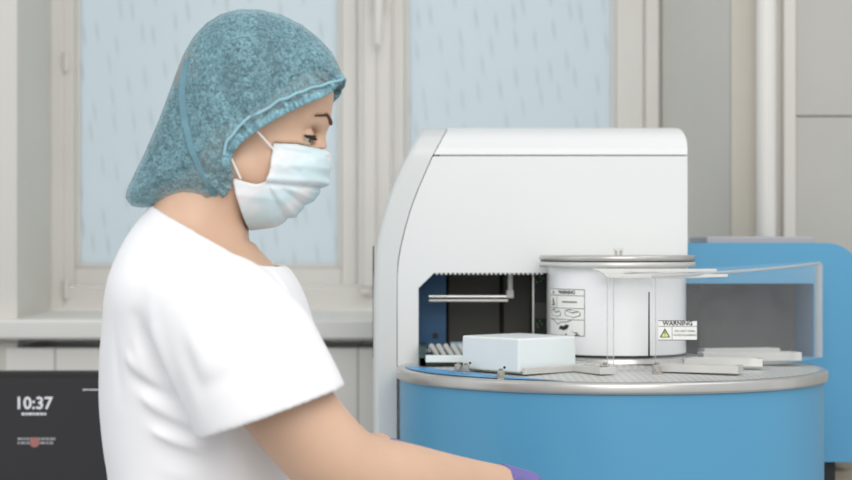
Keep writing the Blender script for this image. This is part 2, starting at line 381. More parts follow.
# ------------------------------------------------------------------ analyser
DX, DY, DR, DZ = X(609.6, 2.75), 2.75, .3262, 1.164
KX, KY, KR = X(617, 2.75), 2.75, .1045
HF = 2.82; HB = 3.18
an = empty('laboratory_analyser', (DX, 2.85, BT), 'large white and blue laboratory analyser with a round steel sample deck', 'laboratory machine')
def pl(pts, n):
    """interpolate a polyline of (y_px, x_px) at n rows"""
    ys = np.linspace(pts[0][0], pts[-1][0], n); return ys
seam = [(129, 447), (140, 441), (157, 432), (175, 424), (194, 416), (212, 409.5), (232, 404), (247, 400.5), (262, 398), (273, 397.3), (300, 397), (368, 397), (620, 397)]
outl = [(129, 421.5), (138, 416), (147, 410.5), (162, 402.5), (179, 394.5), (197, 388), (216, 382), (230, 378.5), (244, 375.8), (258, 374.2), (275, 373.5), (300, 373), (350, 373), (620, 373.5)]
fs = lambda y: float(np.interp(y, [a for a, _ in seam], [b for _, b in seam]))
fo = lambda y: float(np.interp(y, [a for a, _ in outl], [b for _, b in outl]))
zt_face = Z(155.5, HF); ztop = Z(127, HF+.05)
def front_profile(z):
    """how far the front surface lies back at height z: rolled top edge"""
    if z <= zt_face: return HF
    t = min(1, (z-zt_face)/(ztop-zt_face)); return HF+.075*(1-math.sqrt(max(0, 1-t**2.2)))
rows = [Z(y, HF) for y in (273, 262, 250, 240, 230, 220, 210, 200, 190, 180, 170, 163, 156.2)]
toprow = [zt_face+(ztop-zt_face)*math.sin(math.radians(a)) for a in range(0, 91, 6)]
def shell(name, rows, left, right, m, cap=True, back=HB, corner=0):
    bm = bmesh.new(); R = []
    for z in rows:
        y = front_profile(z); yp = HY+(CZ-z)*FPX/HF
        xl, xr = left(yp), right(yp)
        R.append([bm.verts.new(c) for c in ((xl, y, z), (xr, y, z), (xr, back, z), (xl, back, z))])
    for A, B in zip(R, R[1:]):
        for k in range(4): bm.faces.new((A[k], A[(k+1) % 4], B[(k+1) % 4], B[k]))
    bm.faces.new(R[0][::-1]); bm.faces.new(R[-1])
    return bm
def rightx(yp):
    if yp > 145: return X(687.5, HF)
    t = (145-yp)/20; return X(687.5, HF)-.010*(1-math.sqrt(max(0, 1-min(1, t)**2)))
leftx = lambda yp: X(fs(yp), HF)+.0009
bm = shell('hood', rows, leftx, rightx, 'white')
# left leg of the hood front with the cut corner of the opening
prism(bm, [(X(397, HF)+.0009, Z(273, HF)), (X(434, HF), Z(273, HF)), (X(418.5, HF), Z(288, HF)), (X(418.5, HF), DZ-.01), (X(397, HF)+.0009, DZ-.01)], HF, HF+.012)
bmobj('hood', bm, 'white', an, smooth=30)
bm = shell('hood_top', [zt_face+.0013]+[z for z in toprow if z > zt_face+.002], leftx, rightx, 'white'); bmobj('hood_top', bm, 'white', an, smooth=30)
bm = bmesh.new(); box(bm, X(440, HF), X(686, HF), HF+.006, HB-.002, zt_face-.004, zt_face+.003); bmobj('hood_seam', bm, 'grey', an)
# curved side casing
bm = bmesh.new(); R = []
for yp in [129, 133, 138, 142, 147, 152, 157, 165, 173, 181, 190, 200, 210, 220, 230, 240, 250, 262, 275, 300, 340, 400, 500, 600]:
    z = Z(yp, HF); z = ztop if yp == 129 else z; y = front_profile(z)
    xs, xo = X(fs(yp), HF)-.0004, X(fo(yp), HF)
    R.append([bm.verts.new(c) for c in ((xs, y, z), (xo+.009, y, z), (xo+.0045, y+.0025, z), (xo+.001, y+.008, z), (xo, y+.016, z), (xo, HB+.01, z), (xs, HB+.01, z))])
n = 7
for A, B in zip(R, R[1:]):
    for k in range(n): bm.faces.new((A[k], A[(k+1) % n], B[(k+1) % n], B[k]))
bm.faces.new(R[0]); bm.faces.new(R[-1][::-1])
zb = min(v.co.z for v in bm.verts)
for v in bm.verts:
    if abs(v.co.z-zb) < 1e-6: v.co.z = BT
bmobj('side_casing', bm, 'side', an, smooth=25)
bm = bmesh.new(); box(bm, X(373, HF)-.0010, X(373, HF)+.001, HF+.02, HF+.024, Z(358, HF), Z(246, HF)); bmobj('side_gap_shade', bm, 'dark_part_gap', an)  # dark strip painting the shade in the side groove
# interior
IB = 3.0
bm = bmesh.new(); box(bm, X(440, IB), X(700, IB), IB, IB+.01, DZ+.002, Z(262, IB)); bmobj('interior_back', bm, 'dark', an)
bm = bmesh.new()
ipx = lambda px: X(px, 2.93)
prism(bm, [(X(412, 2.93), Z(282, 2.93)), (X(424, 2.93), Z(268, 2.93)), (X(446, 2.93), Z(268, 2.93)), (X(446, 2.93), Z(349, 2.93)), (X(412, 2.93), Z(349, 2.93))], 2.93, 2.945)
bmobj('blue_panel', bm, 'blue_dark', an)
bm = bmesh.new(); tube(bm, [P(435.5, 335, 2.93), P(435.5, 335, 2.925)], .0042, 14); tube(bm, [P(435.5, 335, 2.926), P(435.5, 335, 2.923)], .002, 8); bmobj('screw', bm, 'dark_part_gap', an)
bm = bmesh.new(); box(bm, X(448, 2.98), X(500, 2.98), 2.975, 2.985, DZ+.02, Z(267, 2.98)); box(bm, X(503, 2.98), X(530, 2.98), 2.965, 2.985, DZ+.02, Z(267, 2.98))
bmobj('inner_panel', bm, 'dark2', an, bevel=.002)
for yp, c in ((296.5, 'steel'), (300.5, 'steel_light')):
    bm = bmesh.new(); tube(bm, [P(429, yp, 2.88), P(508, yp, 2.88)], .0022 if c == 'steel_light' else .0026, 10); bmobj('guide_rod', bm, c, an)
bm = bmesh.new(); box(bm, X(508, 2.88), X(512.5, 2.88), 2.875, 2.885, Z(298, 2.88), Z(268, 2.88)); box(bm, X(506.5, 2.88), X(513.5, 2.88), 2.872, 2.889, Z(298, 2.88), Z(290, 2.88))
bmobj('rod_bracket', bm, 'grey', an, bevel=.001)
bm = bmesh.new()
for k in range(24):
    x = X(436+k*4.55, HF); box(bm, x, x+.0032, HF+.002, HF+.006, Z(273, HF)-.0026, Z(273, HF)+.001)
bmobj('tooth_strip', bm, 'white', an)
bm = bmesh.new(); box(bm, X(532.5, 2.86), X(534, 2.86), 2.86, 2.87, DZ+.005, Z(268, 2.86)); bmobj('steel_post', bm, 'steel', an)
bm = bmesh.new(); box(bm, X(534, 2.87), X(549, 2.87), 2.885, 2.91, DZ+.005, Z(268, 2.87)); bmobj('led_panel', bm, 'dark_part_gap', an)
bm = bmesh.new()
for (px, py) in ((540, 277), (543, 278.5), (537, 282), (541, 281), (540, 321), (537, 324), (542, 324), (538, 327)):
    p = P(px, py, 2.884); bm = bmesh.new(); box(bm, p.x-.0012, p.x+.0012, 2.883, 2.886, p.z-.0012, p.z+.0012); bmobj('led_speck', bm, 'green', an)  # plain green colour stands in for small LED lights, no emission
bm = bmesh.new(); box(bm, X(535, 2.87), X(547, 2.87), 2.878, 2.884, Z(319, 2.87), Z(303, 2.87)); bmobj('led_cover', bm, 'dark2', an)
bm = bmesh.new(); box(bm, X(547.5, 2.83), X(551.5, 2.83), 2.822, 2.845, DZ+.01, Z(268, 2.83)); bmobj('edge_post', bm, 'grey', an)
# drum, rim, deck
bm = bmesh.new(); lathe(bm, [(DR-.006, BT), (DR-.006, DZ-.010)], DX, DY, 160); disc(bm, DR-.006, DZ-.010, DX, DY, 160); disc(bm, DR-.006, BT, DX, DY, 160)
bmobj('drum', bm, 'blue', an, smooth=40)
bm = bmesh.new(); z0, z1 = DZ-.0165, DZ
lathe(bm, [(DR-.03, z0), (DR-.003, z0), (DR-.0005, z0+.0015), (DR, z0+.004), (DR, z1-.004), (DR-.001, z1-.0015), (DR-.004, z1), (DR-.014, z1+.0002), (DR-.03, z1-.002)], DX, DY, 160)
bmobj('deck_rim', bm, 'steel', an, smooth=50)
def deck_z(r): return float(np.interp(r, [0, .112, .138, .2, .313, .34], [DZ+.0195, DZ+.0185, DZ+.0030, DZ+.0024, DZ+.0004, DZ]))
bm = bmesh.new(); lathe(bm, [(r, deck_z(r)) for r in (.313, .28, .24, .2, .17, .15, .138, .125, .112, .09)], DX, DY, 160); bmobj('deck', bm, 'deck', an, smooth=60)
# blue decal strip along the left of the deck
bm = bmesh.new(); A = []; B = []
for k in range(41):
    t = k/40; a = math.radians(181+(253-181)*t); w = .060*math.sin(math.pi*min(1, t*1.0))**.75*(1-t*.45)
    ro, ri = .3125, .3125-w-.0005
    for L, r in ((A, ro), (B, ri)): L.append(bm.verts.new((DX+r*math.cos(a), DY+r*math.sin(a), deck_z(r)+.0012)))
for k in range(40): bm.faces.new((A[k], A[k+1], B[k+1], B[k]))
bmobj('deck_decal', bm, 'decal', an)
bm = bmesh.new()
for a, r in ((210, .283), (213, .286), (216, .283), (219, .287), (228, .292), (231, .291)):
    a = math.radians(a); c = Vector((DX+r*math.cos(a), DY+r*math.sin(a), deck_z(r)+.0018)); t = Vector((-math.sin(a), math.cos(a), 0)); s = Vector((math.cos(a), math.sin(a), 0))
    bm = bmesh.new(); bm.faces.new([bm.verts.new(c+t*p*.005+s*q*.004) for p, q in ((-1, -1), (1, -1), (1, 1), (-1, 1))])
    bmobj('decal_print', bm, 'logo', an)
# central column and its discs
kz0, kz1 = Z(356, KY-KR), 1.322
bm = bmesh.new(); lathe(bm, [(.124, DZ+.012), (.122, DZ+.018), (.115, kz0-.004), (.100, kz0-.003)], KX, KY, 128); bmobj('column_base', bm, 'steel', an, smooth=50)
bm = bmesh.new(); lathe(bm, [(.106, kz0-.0035), (.106, kz0), (.09, kz0)], KX, KY, 128); bmobj('column_gap_shade', bm, 'dark_part_gap', an, smooth=50)  # dark ring standing in for the shaded gap under the column
bm = bmesh.new(); lathe(bm, [(KR, kz0), (KR, kz1)], KX, KY, 128); disc(bm, KR, kz1, KX, KY, 128); col = bmobj('column', bm, 'cyl', an, smooth=50)
def ring(name, r, z0, z1, m, b=.001):
    bm = bmesh.new(); lathe(bm, [(r-b, z0), (r, z0+b), (r, z1-b), (r-b, z1)], KX, KY, 128); disc(bm, r-b, z0, KX, KY, 128); disc(bm, r-b, z1, KX, KY, 128); bmesh.ops.remove_doubles(bm, verts=bm.verts, dist=1e-5)
    return bmobj(name, bm, m, an, smooth=50)
ring('top_disc', .1185, 1.3262, 1.3345, 'steel', .002); ring('disc_gap', .1165, 1.3245, 1.3265, 'dark_part_gap', .0002); ring('lower_disc', .1185, 1.3165, 1.3248, 'steel_light', .0015)
bm = bmesh.new()
tube(bm, [P(616, 257, 2.66), P(616, 249, 2.66)], .0022, 10); tube(bm, [P(621, 257, 2.66), P(621, 249, 2.66)], .0022, 10)
box(bm, X(613.5, 2.66), X(623.5, 2.66), 2.656, 2.664, Z(250.5, 2.66), Z(248, 2.66)); bmobj('disc_screws', bm, 'steel', an)
# warning labels ------------------------------------------------------
def bend(bm, off):
    """wrap a flat (x offset along the arc, z) drawing round the column"""
    for q in bm.verts:
        a = -math.pi/2+(q.co.x)/KR; r = KR+off-q.co.y
        q.co = Vector((KX+r*math.cos(a), KY+r*math.sin(a), q.co.z))
def ang(px):
    """arc length on the column's front for a bearing px"""
    s = (px-617)/70.5; return KR*math.asin(max(-1, min(1, s)))
kf = KY-KR*.75
u0, u1 = ang(548), ang(578.5); v1, v0 = Z(289.5, kf), Z(336, kf); uw = u1-u0
def quadgrid(bm, a, b, c, d, n=8):
    prev = None
    for k in range(n+1):
        u = a+(b-a)*k/n; cur = (bm.verts.new((u, 0, c)), bm.verts.new((u, 0, d)))
        if prev: bm.faces.new((prev[0], cur[0], cur[1], prev[1]))
        prev = cur
bm = bmesh.new(); quadgrid(bm, u0, u1, v0, v1); bend(bm, .0004); lab = bmobj('warning_label', bm, 'paper', an, smooth=50)
def labobj(name, bm, m, par): 
    o = bmobj(name, bm, m, None, smooth=None); o.parent = par; return o
vh = v1-v0; vv = lambda t: v1-vh*t; uu = lambda t: u0+uw*t
bm = bmesh.new(); lw = .0007
for (a, b, c, d) in ((0, 1, 0, 0), (0, 1, 1, 1), (0, 1, .135, .135), (0, 1, .41, .41), (0, 1, .655, .655)): quadgrid(bm, uu(a), uu(b), vv(c)-lw/2, vv(c)+lw/2)
for u, c, d in ((0, 0, 1), (1, 0, 1), (.30, .135, .41)): quadgrid(bm, uu(u)-lw/2, uu(u)+lw/2, vv(d), vv(c), 1)
def tri(bm, cu, cv, r, y=0):
    bm.faces.new([bm.verts.new((cu+r*math.cos(a), y, cv+r*math.sin(a))) for a in (math.pi/2, math.pi*7/6, math.pi*11/6)])
tri(bm, uu(.15), vv(.30), .0078)
tri(bm, uu(.16), vv(.075), .0034)
add_text(bm, 'WARNING', .0075, uu(.58), vv(.068)); add_text(bm, 'HANDS PINCHING', .0036, uu(.66), vv(.275))
def poly(bm, pts): bm.faces.new([bm.verts.new((uu(a), 0, vv(b))) for a, b in pts])
for s in (0, .48):
    poly(bm, [(.06+s, .455), (.2+s, .43), (.42+s, .48), (.27+s, .515)])
    for a, b in (((.06, .47), (.08, .56)), ((.08, .56), (.27, .60)), ((.27, .60), (.42, .56)), ((.42, .56), (.42, .49))):
        poly(bm, [(a[0]+s, a[1]), (b[0]+s, b[1]), (b[0]+s+.015, b[1]+.01), (a[0]+s+.015, a[1]+.01)])
poly(bm, [(.36, .86), (.42, .79), (.52, .80), (.58, .76), (.66, .77), (.62, .85), (.52, .89)])
pp = [(.03, .64), (.2, .68), (.34, .76), (.42, .71), (.60, .70), (.72, .66)]
for a, b in zip(pp, pp[1:]): poly(bm, [a, b, (b[0], b[1]+.013), (a[0], a[1]+.013)])
pp = [(.72, .88), (.76, .93), (.84, .92), (.80, .99)]
for a, b in zip(pp, pp[1:]): poly(bm, [a, b, (b[0]+.02, b[1]+.013), (a[0]+.02, a[1]+.013)])
poly(bm, [(.55, .965), (.9, .965), (.9, .985), (.55, .985)])
bend(bm, .0009); labobj('label_print', bm, 'ink', lab)
bm = bmesh.new(); tri(bm, uu(.15), vv(.305), .0052); bend(bm, .0013); labobj('hazard_triangle', bm, 'yellow', lab)
bm = bmesh.new(); add_text(bm, '!', .0075, uu(.15), vv(.30)); bend(bm, .0017); labobj('hazard_mark', bm, 'ink', lab)

# clear acrylic cover --------------------------------------------------
cov = empty('clear_cover', (0, 0, 0)); cov.parent = an; cov.matrix_parent_inverse = Matrix.Translation(-an.location)
def covobj(name, bm, m, sm=40, bev=0):
    o = bmobj(name, bm, m, None, smooth=sm, bevel=bev); o.parent = cov; o.matrix_parent_inverse = Matrix.Identity(4); return o
path = []
p0, p1, p2 = Vector((X(652, 2.585), 2.585, 0)), Vector((X(775, 2.60), 2.60, 0)), Vector((X(819, 2.86), 2.86, 0))
for k in range(33):
    t = k/32; path.append((1-t)**2*p0+2*t*(1-t)*p1+t*t*p2)
zc0, zc1 = Z(277, 2.585), Z(263.5, 2.86)
bm = bmesh.new(); rows_ = []
for k, p in enumerate(path):
    t = k/32; tn = (path[min(k+1, 32)]-path[max(k-1, 0)]).normalized(); nn = Vector((tn.y, -tn.x, 0))*.0028
    zt_ = zc0+(zc1-zc0)*t
    rows_.append([bm.verts.new((*(q.xy), z)) for q, z in ((p, DZ+.008), (p+nn, DZ+.008), (p+nn, zt_), (p, zt_))])
for A, B in zip(rows_, rows_[1:]):
    for k in range(4): bm.faces.new((A[k], A[(k+1) % 4], B[(k+1) % 4], B[k]))
bm.faces.new(rows_[0]); bm.faces.new(rows_[-1][::-1])
covobj('cover_wall', bm, 'acrylic')
bm = bmesh.new()   # lid sheet, from the column disc to the wall's top edge
inner = [P(612, 277, 2.60), P(650, 276, 2.62)]
top = []; bot = []
cl = [Vector((KX+.05*math.cos(a), KY-.09+.05*math.sin(a), 0)) for a in (0,)]
pts = [(X(609, 2.585), 2.585)]+[(p.x, p.y) for p in path]+[(X(700, 2.86), 2.86), (KX+.09, 2.80), (X(612, 2.70), 2.70)]
tz = lambda x: zc0+(zc1-zc0)*max(0, min(1, (x-path[0].x)/(path[-1].x-path[0].x)))
a = [bm.verts.new((x, y, tz(x)+.0005)) for x, y in pts]; b = [bm.verts.new((x, y, tz(x)+.0035)) for x, y in pts]; n = len(pts)
bm.faces.new(a); bm.faces.new(b[::-1])
for i in range(n): bm.faces.new((a[i], b[i], b[(i+1) % n], a[(i+1) % n]))
covobj('cover_lid', bm, 'acrylic')
bm = bmesh.new()  # bright polished edges
for A, B in zip(path, path[1:]):
    pass
tube(bm, [(p.x, p.y-.0015, zc0+(zc1-zc0)*k/32+.001) for k, p in enumerate(path)], .0022, 8)
tube(bm, [(path[-1].x, path[-1].y, DZ+.008), (path[-1].x, path[-1].y, zc1)], .006, 10)
covobj('polished_edge', bm, 'acrylic_edge')
bm = bmesh.new(); box(bm, X(607.5, 2.60), X(613.5, 2.60), 2.590, 2.594, DZ+.012, Z(277, 2.60)); covobj('front_panel', bm, 'acrylic', bev=0)
bm = bmesh.new()
for px in (607.2, 613.6, 655.5): tube(bm, [(X(px, 2.588), 2.588, DZ+.012), (X(px, 2.588), 2.588, Z(277, 2.588))], .0007, 6)
covobj('panel_edge', bm, 'acrylic_edge')
bm = bmesh.new(); tube(bm, [P(649, 357, 2.59), P(649, 292, 2.59)], [.0014, .0009], 8); covobj('seal_strip', bm, 'dark_part_gap')
bm = bmesh.new()   # brackets carrying the cover
prism(bm, [(X(604, 2.60), Z(274, 2.60)), (X(728, 2.60), Z(274.3, 2.60)), (X(728, 2.60), Z(277, 2.60)), (X(690, 2.60), Z(278.3, 2.60)), (X(615, 2.60), Z(278.6, 2.60)), (X(607, 2.60), Z(278, 2.60))], 2.60, 2.606)
covobj('cover_rail', bm, 'steel_light', bev=.0008)
bm = bmesh.new()
prism(bm, [(X(590, 2.64), Z(268.5, 2.64)), (X(715, 2.64), Z(268.8, 2.64)), (X(715, 2.64), Z(272, 2.64)), (X(625, 2.64), Z(272.5, 2.64)), (X(614, 2.64), Z(276.5, 2.64)), (X(603, 2.64), Z(276), ) if False else (X(604, 2.64), Z(275, 2.64)), (X(598, 2.64), Z(271.5, 2.64))], 2.622, 2.628)
covobj('cover_hinge', bm, 'steel_light', bev=.0008)
# label on the cover
lx0, lx1 = X(658, 2.578), X(696.5, 2.578); lz1, lz0 = Z(320.3, 2.578), Z(340.2, 2.578)
LY = 2.574
bm = bmesh.new(); box(bm, lx0, lx1, LY, LY+.0006, lz0, lz1); lab2 = bmobj('cover_label', bm, 'paper', None); lab2.parent = cov; lab2.matrix_parent_inverse = Matrix.Identity(4)
bm = bmesh.new(); w = lx1-lx0; h = lz1-lz0; lw = .0006
def rect(bm, a, b, c, d): bm.faces.new([bm.verts.new(q) for q in ((lx0+w*a, 0, lz1-h*d), (lx0+w*b, 0, lz1-h*d), (lx0+w*b, 0, lz1-h*c), (lx0+w*a, 0, lz1-h*c))])
rect(bm, 0, 1, 0, .03); rect(bm, 0, 1, .97, 1); rect(bm, 0, 1, .29, .31); rect(bm, .35, .36, .3, 1)
add_text(bm, 'WARNING', .0088, lx0+w*.5, lz1-h*.155); add_text(bm, 'DO NOT OPEN', .0042, lx0+w*.69, lz1-h*.54, False); add_text(bm, 'WHEN RUNNING', .0042, lx0+w*.69, lz1-h*.74, False)
tri(bm, lx0+w*.17, lz1-h*.70, .0088)
for q in bm.verts: q.co.y += LY-.0004
def lab2obj(name, bm, m):
    o = bmobj(name, bm, m, None, smooth=None); o.parent = cov; o.matrix_parent_inverse = Matrix.Identity(4)
lab2obj('cover_label_print', bm, 'ink')
bm = bmesh.new(); tri(bm, lx0+w*.17, lz1-h*.71, .0060, LY-.0008); lab2obj('cover_hazard_triangle', bm, 'yellow')
bm = bmesh.new(); add_text(bm, '!', .0085, lx0+w*.17, lz1-h*.68)
for q in bm.verts: q.co.y += LY-.0012
lab2obj('cover_hazard_mark', bm, 'ink')
# blocks clamping the cover and the trays to the deck
def clamp(px, py, d, s=1):
    p = P(px, py, d); bm = bmesh.new()
    zz = deck_z(math.hypot(p.x-DX, p.y-DY))
    box(bm, p.x-.006*s, p.x+.006*s, d-.004, d+.006, zz-.001, zz+.013*s); tube(bm, [(p.x, d-.004, zz+.006), (p.x, d-.008, zz+.006)], .0036, 12)
    tube(bm, [(p.x+.0, d+.001, zz+.012*s), (p.x, d+.001, zz+.017*s)], .0032, 10)
    bmobj('clamp_block', bm, 'clamp', an, bevel=.0008)
clamp(605, 372, 2.56); clamp(657, 374, 2.56)
for px, d in ((466, 2.60), (458, 2.62), (501, 2.495)): clamp(px, 370, d, .85)
bm = bmesh.new()
for px, py, d in ((470, 363, 2.585), (504.5, 367.5, 2.485), (598.5, 377, 2.53), (664, 377, 2.545)):
    bm = bmesh.new(); tube(bm, [P(px, py, d), P(px, py, d-.002)], .0019, 10); bmobj('clamp_pin', bm, 'dark_part_gap', an)

# blue cabinet at the right --------------------------------------------
BF = 2.95; BB = 3.2
cab = empty('blue_cabinet', (0, 0, 0)); cab.parent = an; cab.matrix_parent_inverse = Matrix.Translation(-an.location)
def cabobj(name, bm, m, sm=35, bev=0):
    o = bmobj(name, bm, m, None, smooth=sm, bevel=bev, seg=3); o.parent = cab; o.matrix_parent_inverse = Matrix.Identity(4); return o
xa, xb = X(685, BF), X(857, BF); zt, zb = Z(243, BF), Z(462, BF)
wx1, wz1, wz0 = X(814, BF), Z(283.5, BF), DZ+.002
bm = bmesh.new(); r = .052
arc = [(xb-r+r*math.cos(a), zt-r*.75+r*.75*math.sin(a)) for a in np.linspace(math.pi/2, 0, 10)]
prism(bm, [(xa, zt)]+arc+[(xb, wz1), (xa, wz1)], BF, BB)
box(bm, wx1, xb, BF, BB, wz0, wz1); box(bm, xa, xb, BF, BB, zb, wz0)
bmesh.ops.remove_doubles(bm, verts=bm.verts, dist=1e-5)
cabobj('cabinet_body', bm, 'blue', 30)
bm = bmesh.new(); box(bm, xa-.01, wx1+.005, BF+.16, BF+.17, wz0-.002, wz1+.002); cabobj('chamber_back', bm, 'smoke')
bm = bmesh.new(); box(bm, X(689, BB), X(790, BB), BF+.05, BB-.005, zt-.002, zt+.011); cabobj('cabinet_lid', bm, mat('lid_grey', (176, 172, 174), .4, noise=.02), 35, .003)
bm = bmesh.new(); box(bm, xa, X(838, BF), BF+.02, BB-.02, BT, zb); cabobj('plinth', bm, 'dark_part_gap')
bm = bmesh.new(); box(bm, X(838, BF), xb+.2, BF+.05, BB-.03, BT, zb-.02); cabobj('pump_unit', bm, mat('beige_plastic', (150, 140, 120), .6, noise=.05), 35, .004)

# ------------------------------------------------------------------ things on the deck
def rotz(cx, cy, a): return Matrix.Translation((cx, cy, 0)) @ Matrix.Rotation(a, 4, 'Z') @ Matrix.Translation((-cx, -cy, 0))
bcx, bcy, ba = .1345, 2.62, math.radians(41)
rb = rotz(bcx, bcy, ba); bz = DZ+.0035
tray = empty('steel_tray', (bcx, bcy, bz), 'pale grey tray beneath the frosted white box on the deck', 'tray')
bm = bmesh.new(); box(bm, bcx-.052, bcx+.064, bcy-.0655, bcy+.054, bz, bz+.002, rb); box(bm, bcx-.056, bcx+.064, bcy-.071, bcy-.0655, bz, bz+.0095, rb); bmobj('tray_body', bm, 'steel_light', tray, bevel=.003, seg=3)
fb = empty('frosted_box', (bcx, bcy, bz+.0022), 'square frosted white plastic box on the steel deck', 'box')
bm = bmesh.new(); h = .0615
box(bm, bcx-.0585, bcx+.0575, bcy-.061, bcy+.058, bz+.0022, Z(335.6, 2.62), rb); bmobj('box_body', bm, 'foam', fb, bevel=.003, seg=3)
def reagent_tray(x, y, a, L, Wd, H, label, zoff=0):
    z = deck_z(math.hypot(x-DX, y-DY))+.001+zoff
    t = empty('reagent_tray', (x, y, z), label, 'tray', 'reagent trays on the steel deck')
    Rm = Matrix.Translation((x, y, z)) @ Matrix.Rotation(a, 4, 'Z'); bm = bmesh.new()
    wl = .0035
    box(bm, -L/2, L/2, -Wd/2, -Wd/2+wl, 0, H, Rm); box(bm, -L/2, L/2, Wd/2-wl, Wd/2, 0, H, Rm)
    box(bm, -L/2, -L/2+wl, -Wd/2+wl, Wd/2-wl, 0, H, Rm); box(bm, L/2-wl*2, L/2, -Wd/2+wl, Wd/2-wl, 0, H, Rm)
    box(bm, -L/2+wl, L/2-2*wl, -Wd/2+wl, Wd/2-wl, 0, H*.45, Rm)
    bmobj('tray_body', bm, 'steel_light', t, bevel=.0008)
    bm = bmesh.new(); box(bm, -L/2+.02, L/2-.02, -.002, .002, H*.45, H*.8, Rm); bmobj('divider', bm, 'grey', t)
reagent_tray(X(592, 2.57), 2.575, math.radians(118), .085, .026, .010, 'narrow steel tray in front of the white column')
reagent_tray(X(702, 2.565), 2.575, math.radians(-22), .115, .034, .011, 'pale steel tray nearest the rim right of the column', .001)
reagent_tray(X(724, 2.66), 2.67, math.radians(-8), .115, .030, .012, 'second pale steel tray from the rim, right of the column', .003)
reagent_tray(X(750, 2.75), 2.755, math.radians(8), .155, .034, .013, 'longest pale steel tray reaching towards the right rim', .006)
reagent_tray(X(738, 2.88), 2.868, math.radians(14), .13, .024, .010, 'rearmost pale steel tray against the dark chamber', .009)
# tube rack inside the opening
rk = empty('tube_rack', (X(445, 2.76), 2.76, DZ+.003), 'low white rack of slanted tubes inside the opening at left', 'rack')
bm = bmesh.new(); box(bm, X(425.5, 2.72), X(466, 2.72), 2.72, 2.735, Z(362.5, 2.72), Z(355.5, 2.72)); bmobj('rack_rail', bm, 'foam', rk, bevel=.0012)
bm = bmesh.new(); box(bm, X(420, 2.83), X(480, 2.83), 2.735, 2.88, DZ+.003, Z(357, 2.76)); box(bm, X(419, 2.83), X(426, 2.83), 2.735, 2.9, DZ+.003, Z(344, 2.85)); bmobj('rack_base', bm, 'circuit', rk)
for k in range(5):
    bm = bmesh.new(); x = X(434+k*7.2, 2.78); tube(bm, [(x+.006, 2.765, Z(356, 2.78)), (x-.004, 2.80, Z(347, 2.78))], [.0035, .0048], 10); bmobj('tube', bm, 'grey', rk)
bm = bmesh.new(); box(bm, X(428, 2.86), X(437, 2.86), 2.85, 2.87, Z(352, 2.86), Z(347, 2.86)); bmobj('rack_clip', bm, 'grey', rk, bevel=.001)
pb = empty('blue_carton', (X(458, 2.86), 2.86, Z(349, 2.86)), 'small pale blue carton behind the frosted box', 'box')
bm = bmesh.new(); box(bm, X(450, 2.86), X(480, 2.86), 2.85, 2.87, DZ+.004, Z(342, 2.86)); bmobj('carton_body', bm, mat('pale_blue_plastic', (140, 176, 196), .5, noise=.03), pb, bevel=.0015)

# ------------------------------------------------------------------ implicit surface toolkit
def surface_nets(F, xs, ys, zs, smooth=2):
    ins = F < 0
    n = [s-1 for s in F.shape]
    cnt = np.zeros(n, np.uint8)
    for dx in (0, 1):
        for dy in (0, 1):
            for dz in (0, 1): cnt += ins[dx:dx+n[0], dy:dy+n[1], dz:dz+n[2]]
    I, J, K = np.nonzero((cnt > 0) & (cnt < 8)); del cnt
    idx = np.full(n, -1, np.int32); idx[I, J, K] = np.arange(len(I))
    acc = np.zeros((len(I), 3)); num = np.zeros(len(I)); ax = (xs, ys, zs)
    for d in range(3):
        o1, o2 = [a for a in range(3) if a != d]
        for p in (0, 1):
            for q in (0, 1):
                off = [0, 0, 0]; off[o1] = p; off[o2] = q
                a = (I+off[0], J+off[1], K+off[2]); off[d] = 1; b = (I+off[0], J+off[1], K+off[2])
                fa, fb = F[a].astype(float), F[b].astype(float); m = (fa < 0) != (fb < 0)
                t = np.where(m, fa/np.where(m, fa-fb, 1), 0); w = m.astype(float)
                for e in range(3):
                    ca, cb = ax[e][a[e]], ax[e][b[e]]; acc[:, e] += w*(ca+(cb-ca)*t)
                num += w
    V = acc/num[:, None]; quads = []
    for d in range(3):
        o1, o2 = (d+1) % 3, (d+2) % 3
        s0 = [slice(None)]*3; s1 = [slice(None)]*3; s0[d] = slice(0, -1); s1[d] = slice(1, None)
        for o in (o1, o2): s0[o] = slice(1, -1); s1[o] = slice(1, -1)
        A, B = ins[tuple(s0)], ins[tuple(s1)]
        E = np.array(np.nonzero(A != B)); flip = A[tuple(E)]
        for o in (o1, o2): E[o] += 1
        def cell(p, q):
            c = [E[0].copy(), E[1].copy(), E[2].copy()]; c[o1] = c[o1]-p; c[o2] = c[o2]-q; return idx[tuple(c)]
        Q = np.stack([cell(1, 1), cell(0, 1), cell(0, 0), cell(1, 0)], 1)
        Q[~flip] = Q[~flip][:, ::-1]; quads.append(Q)
    Q = np.concatenate(quads); Q = Q[(Q >= 0).all(1)]
    for _ in range(smooth):
        s = np.zeros_like(V); c = np.zeros(len(V))
        for i in range(4):
            a, b = Q[:, i], Q[:, (i+1) % 4]
            for e in range(3): s[:, e] += np.bincount(a, V[b, e], len(V))+np.bincount(b, V[a, e], len(V))
            c += np.bincount(a, minlength=len(V))+np.bincount(b, minlength=len(V))
        V = V*.5+.5*s/np.maximum(c, 1)[:, None]
    return V, Q
def net_obj(name, F, xs, ys, zs, m, parent, smooth=2):
    V, Q = surface_nets(F, xs, ys, zs, smooth)
    me = bpy.data.meshes.new(name)
    me.vertices.add(len(V)); me.vertices.foreach_set('co', V.astype(np.float32).ravel())
    me.loops.add(len(Q)*4); me.loops.foreach_set('vertex_index', Q.ravel().astype(np.int32))
    me.polygons.add(len(Q)); me.polygons.foreach_set('loop_start', np.arange(0, len(Q)*4, 4, dtype=np.int32))
    me.update(calc_edges=True); me.validate(); me.shade_smooth()
    return link(name, me, m, parent)
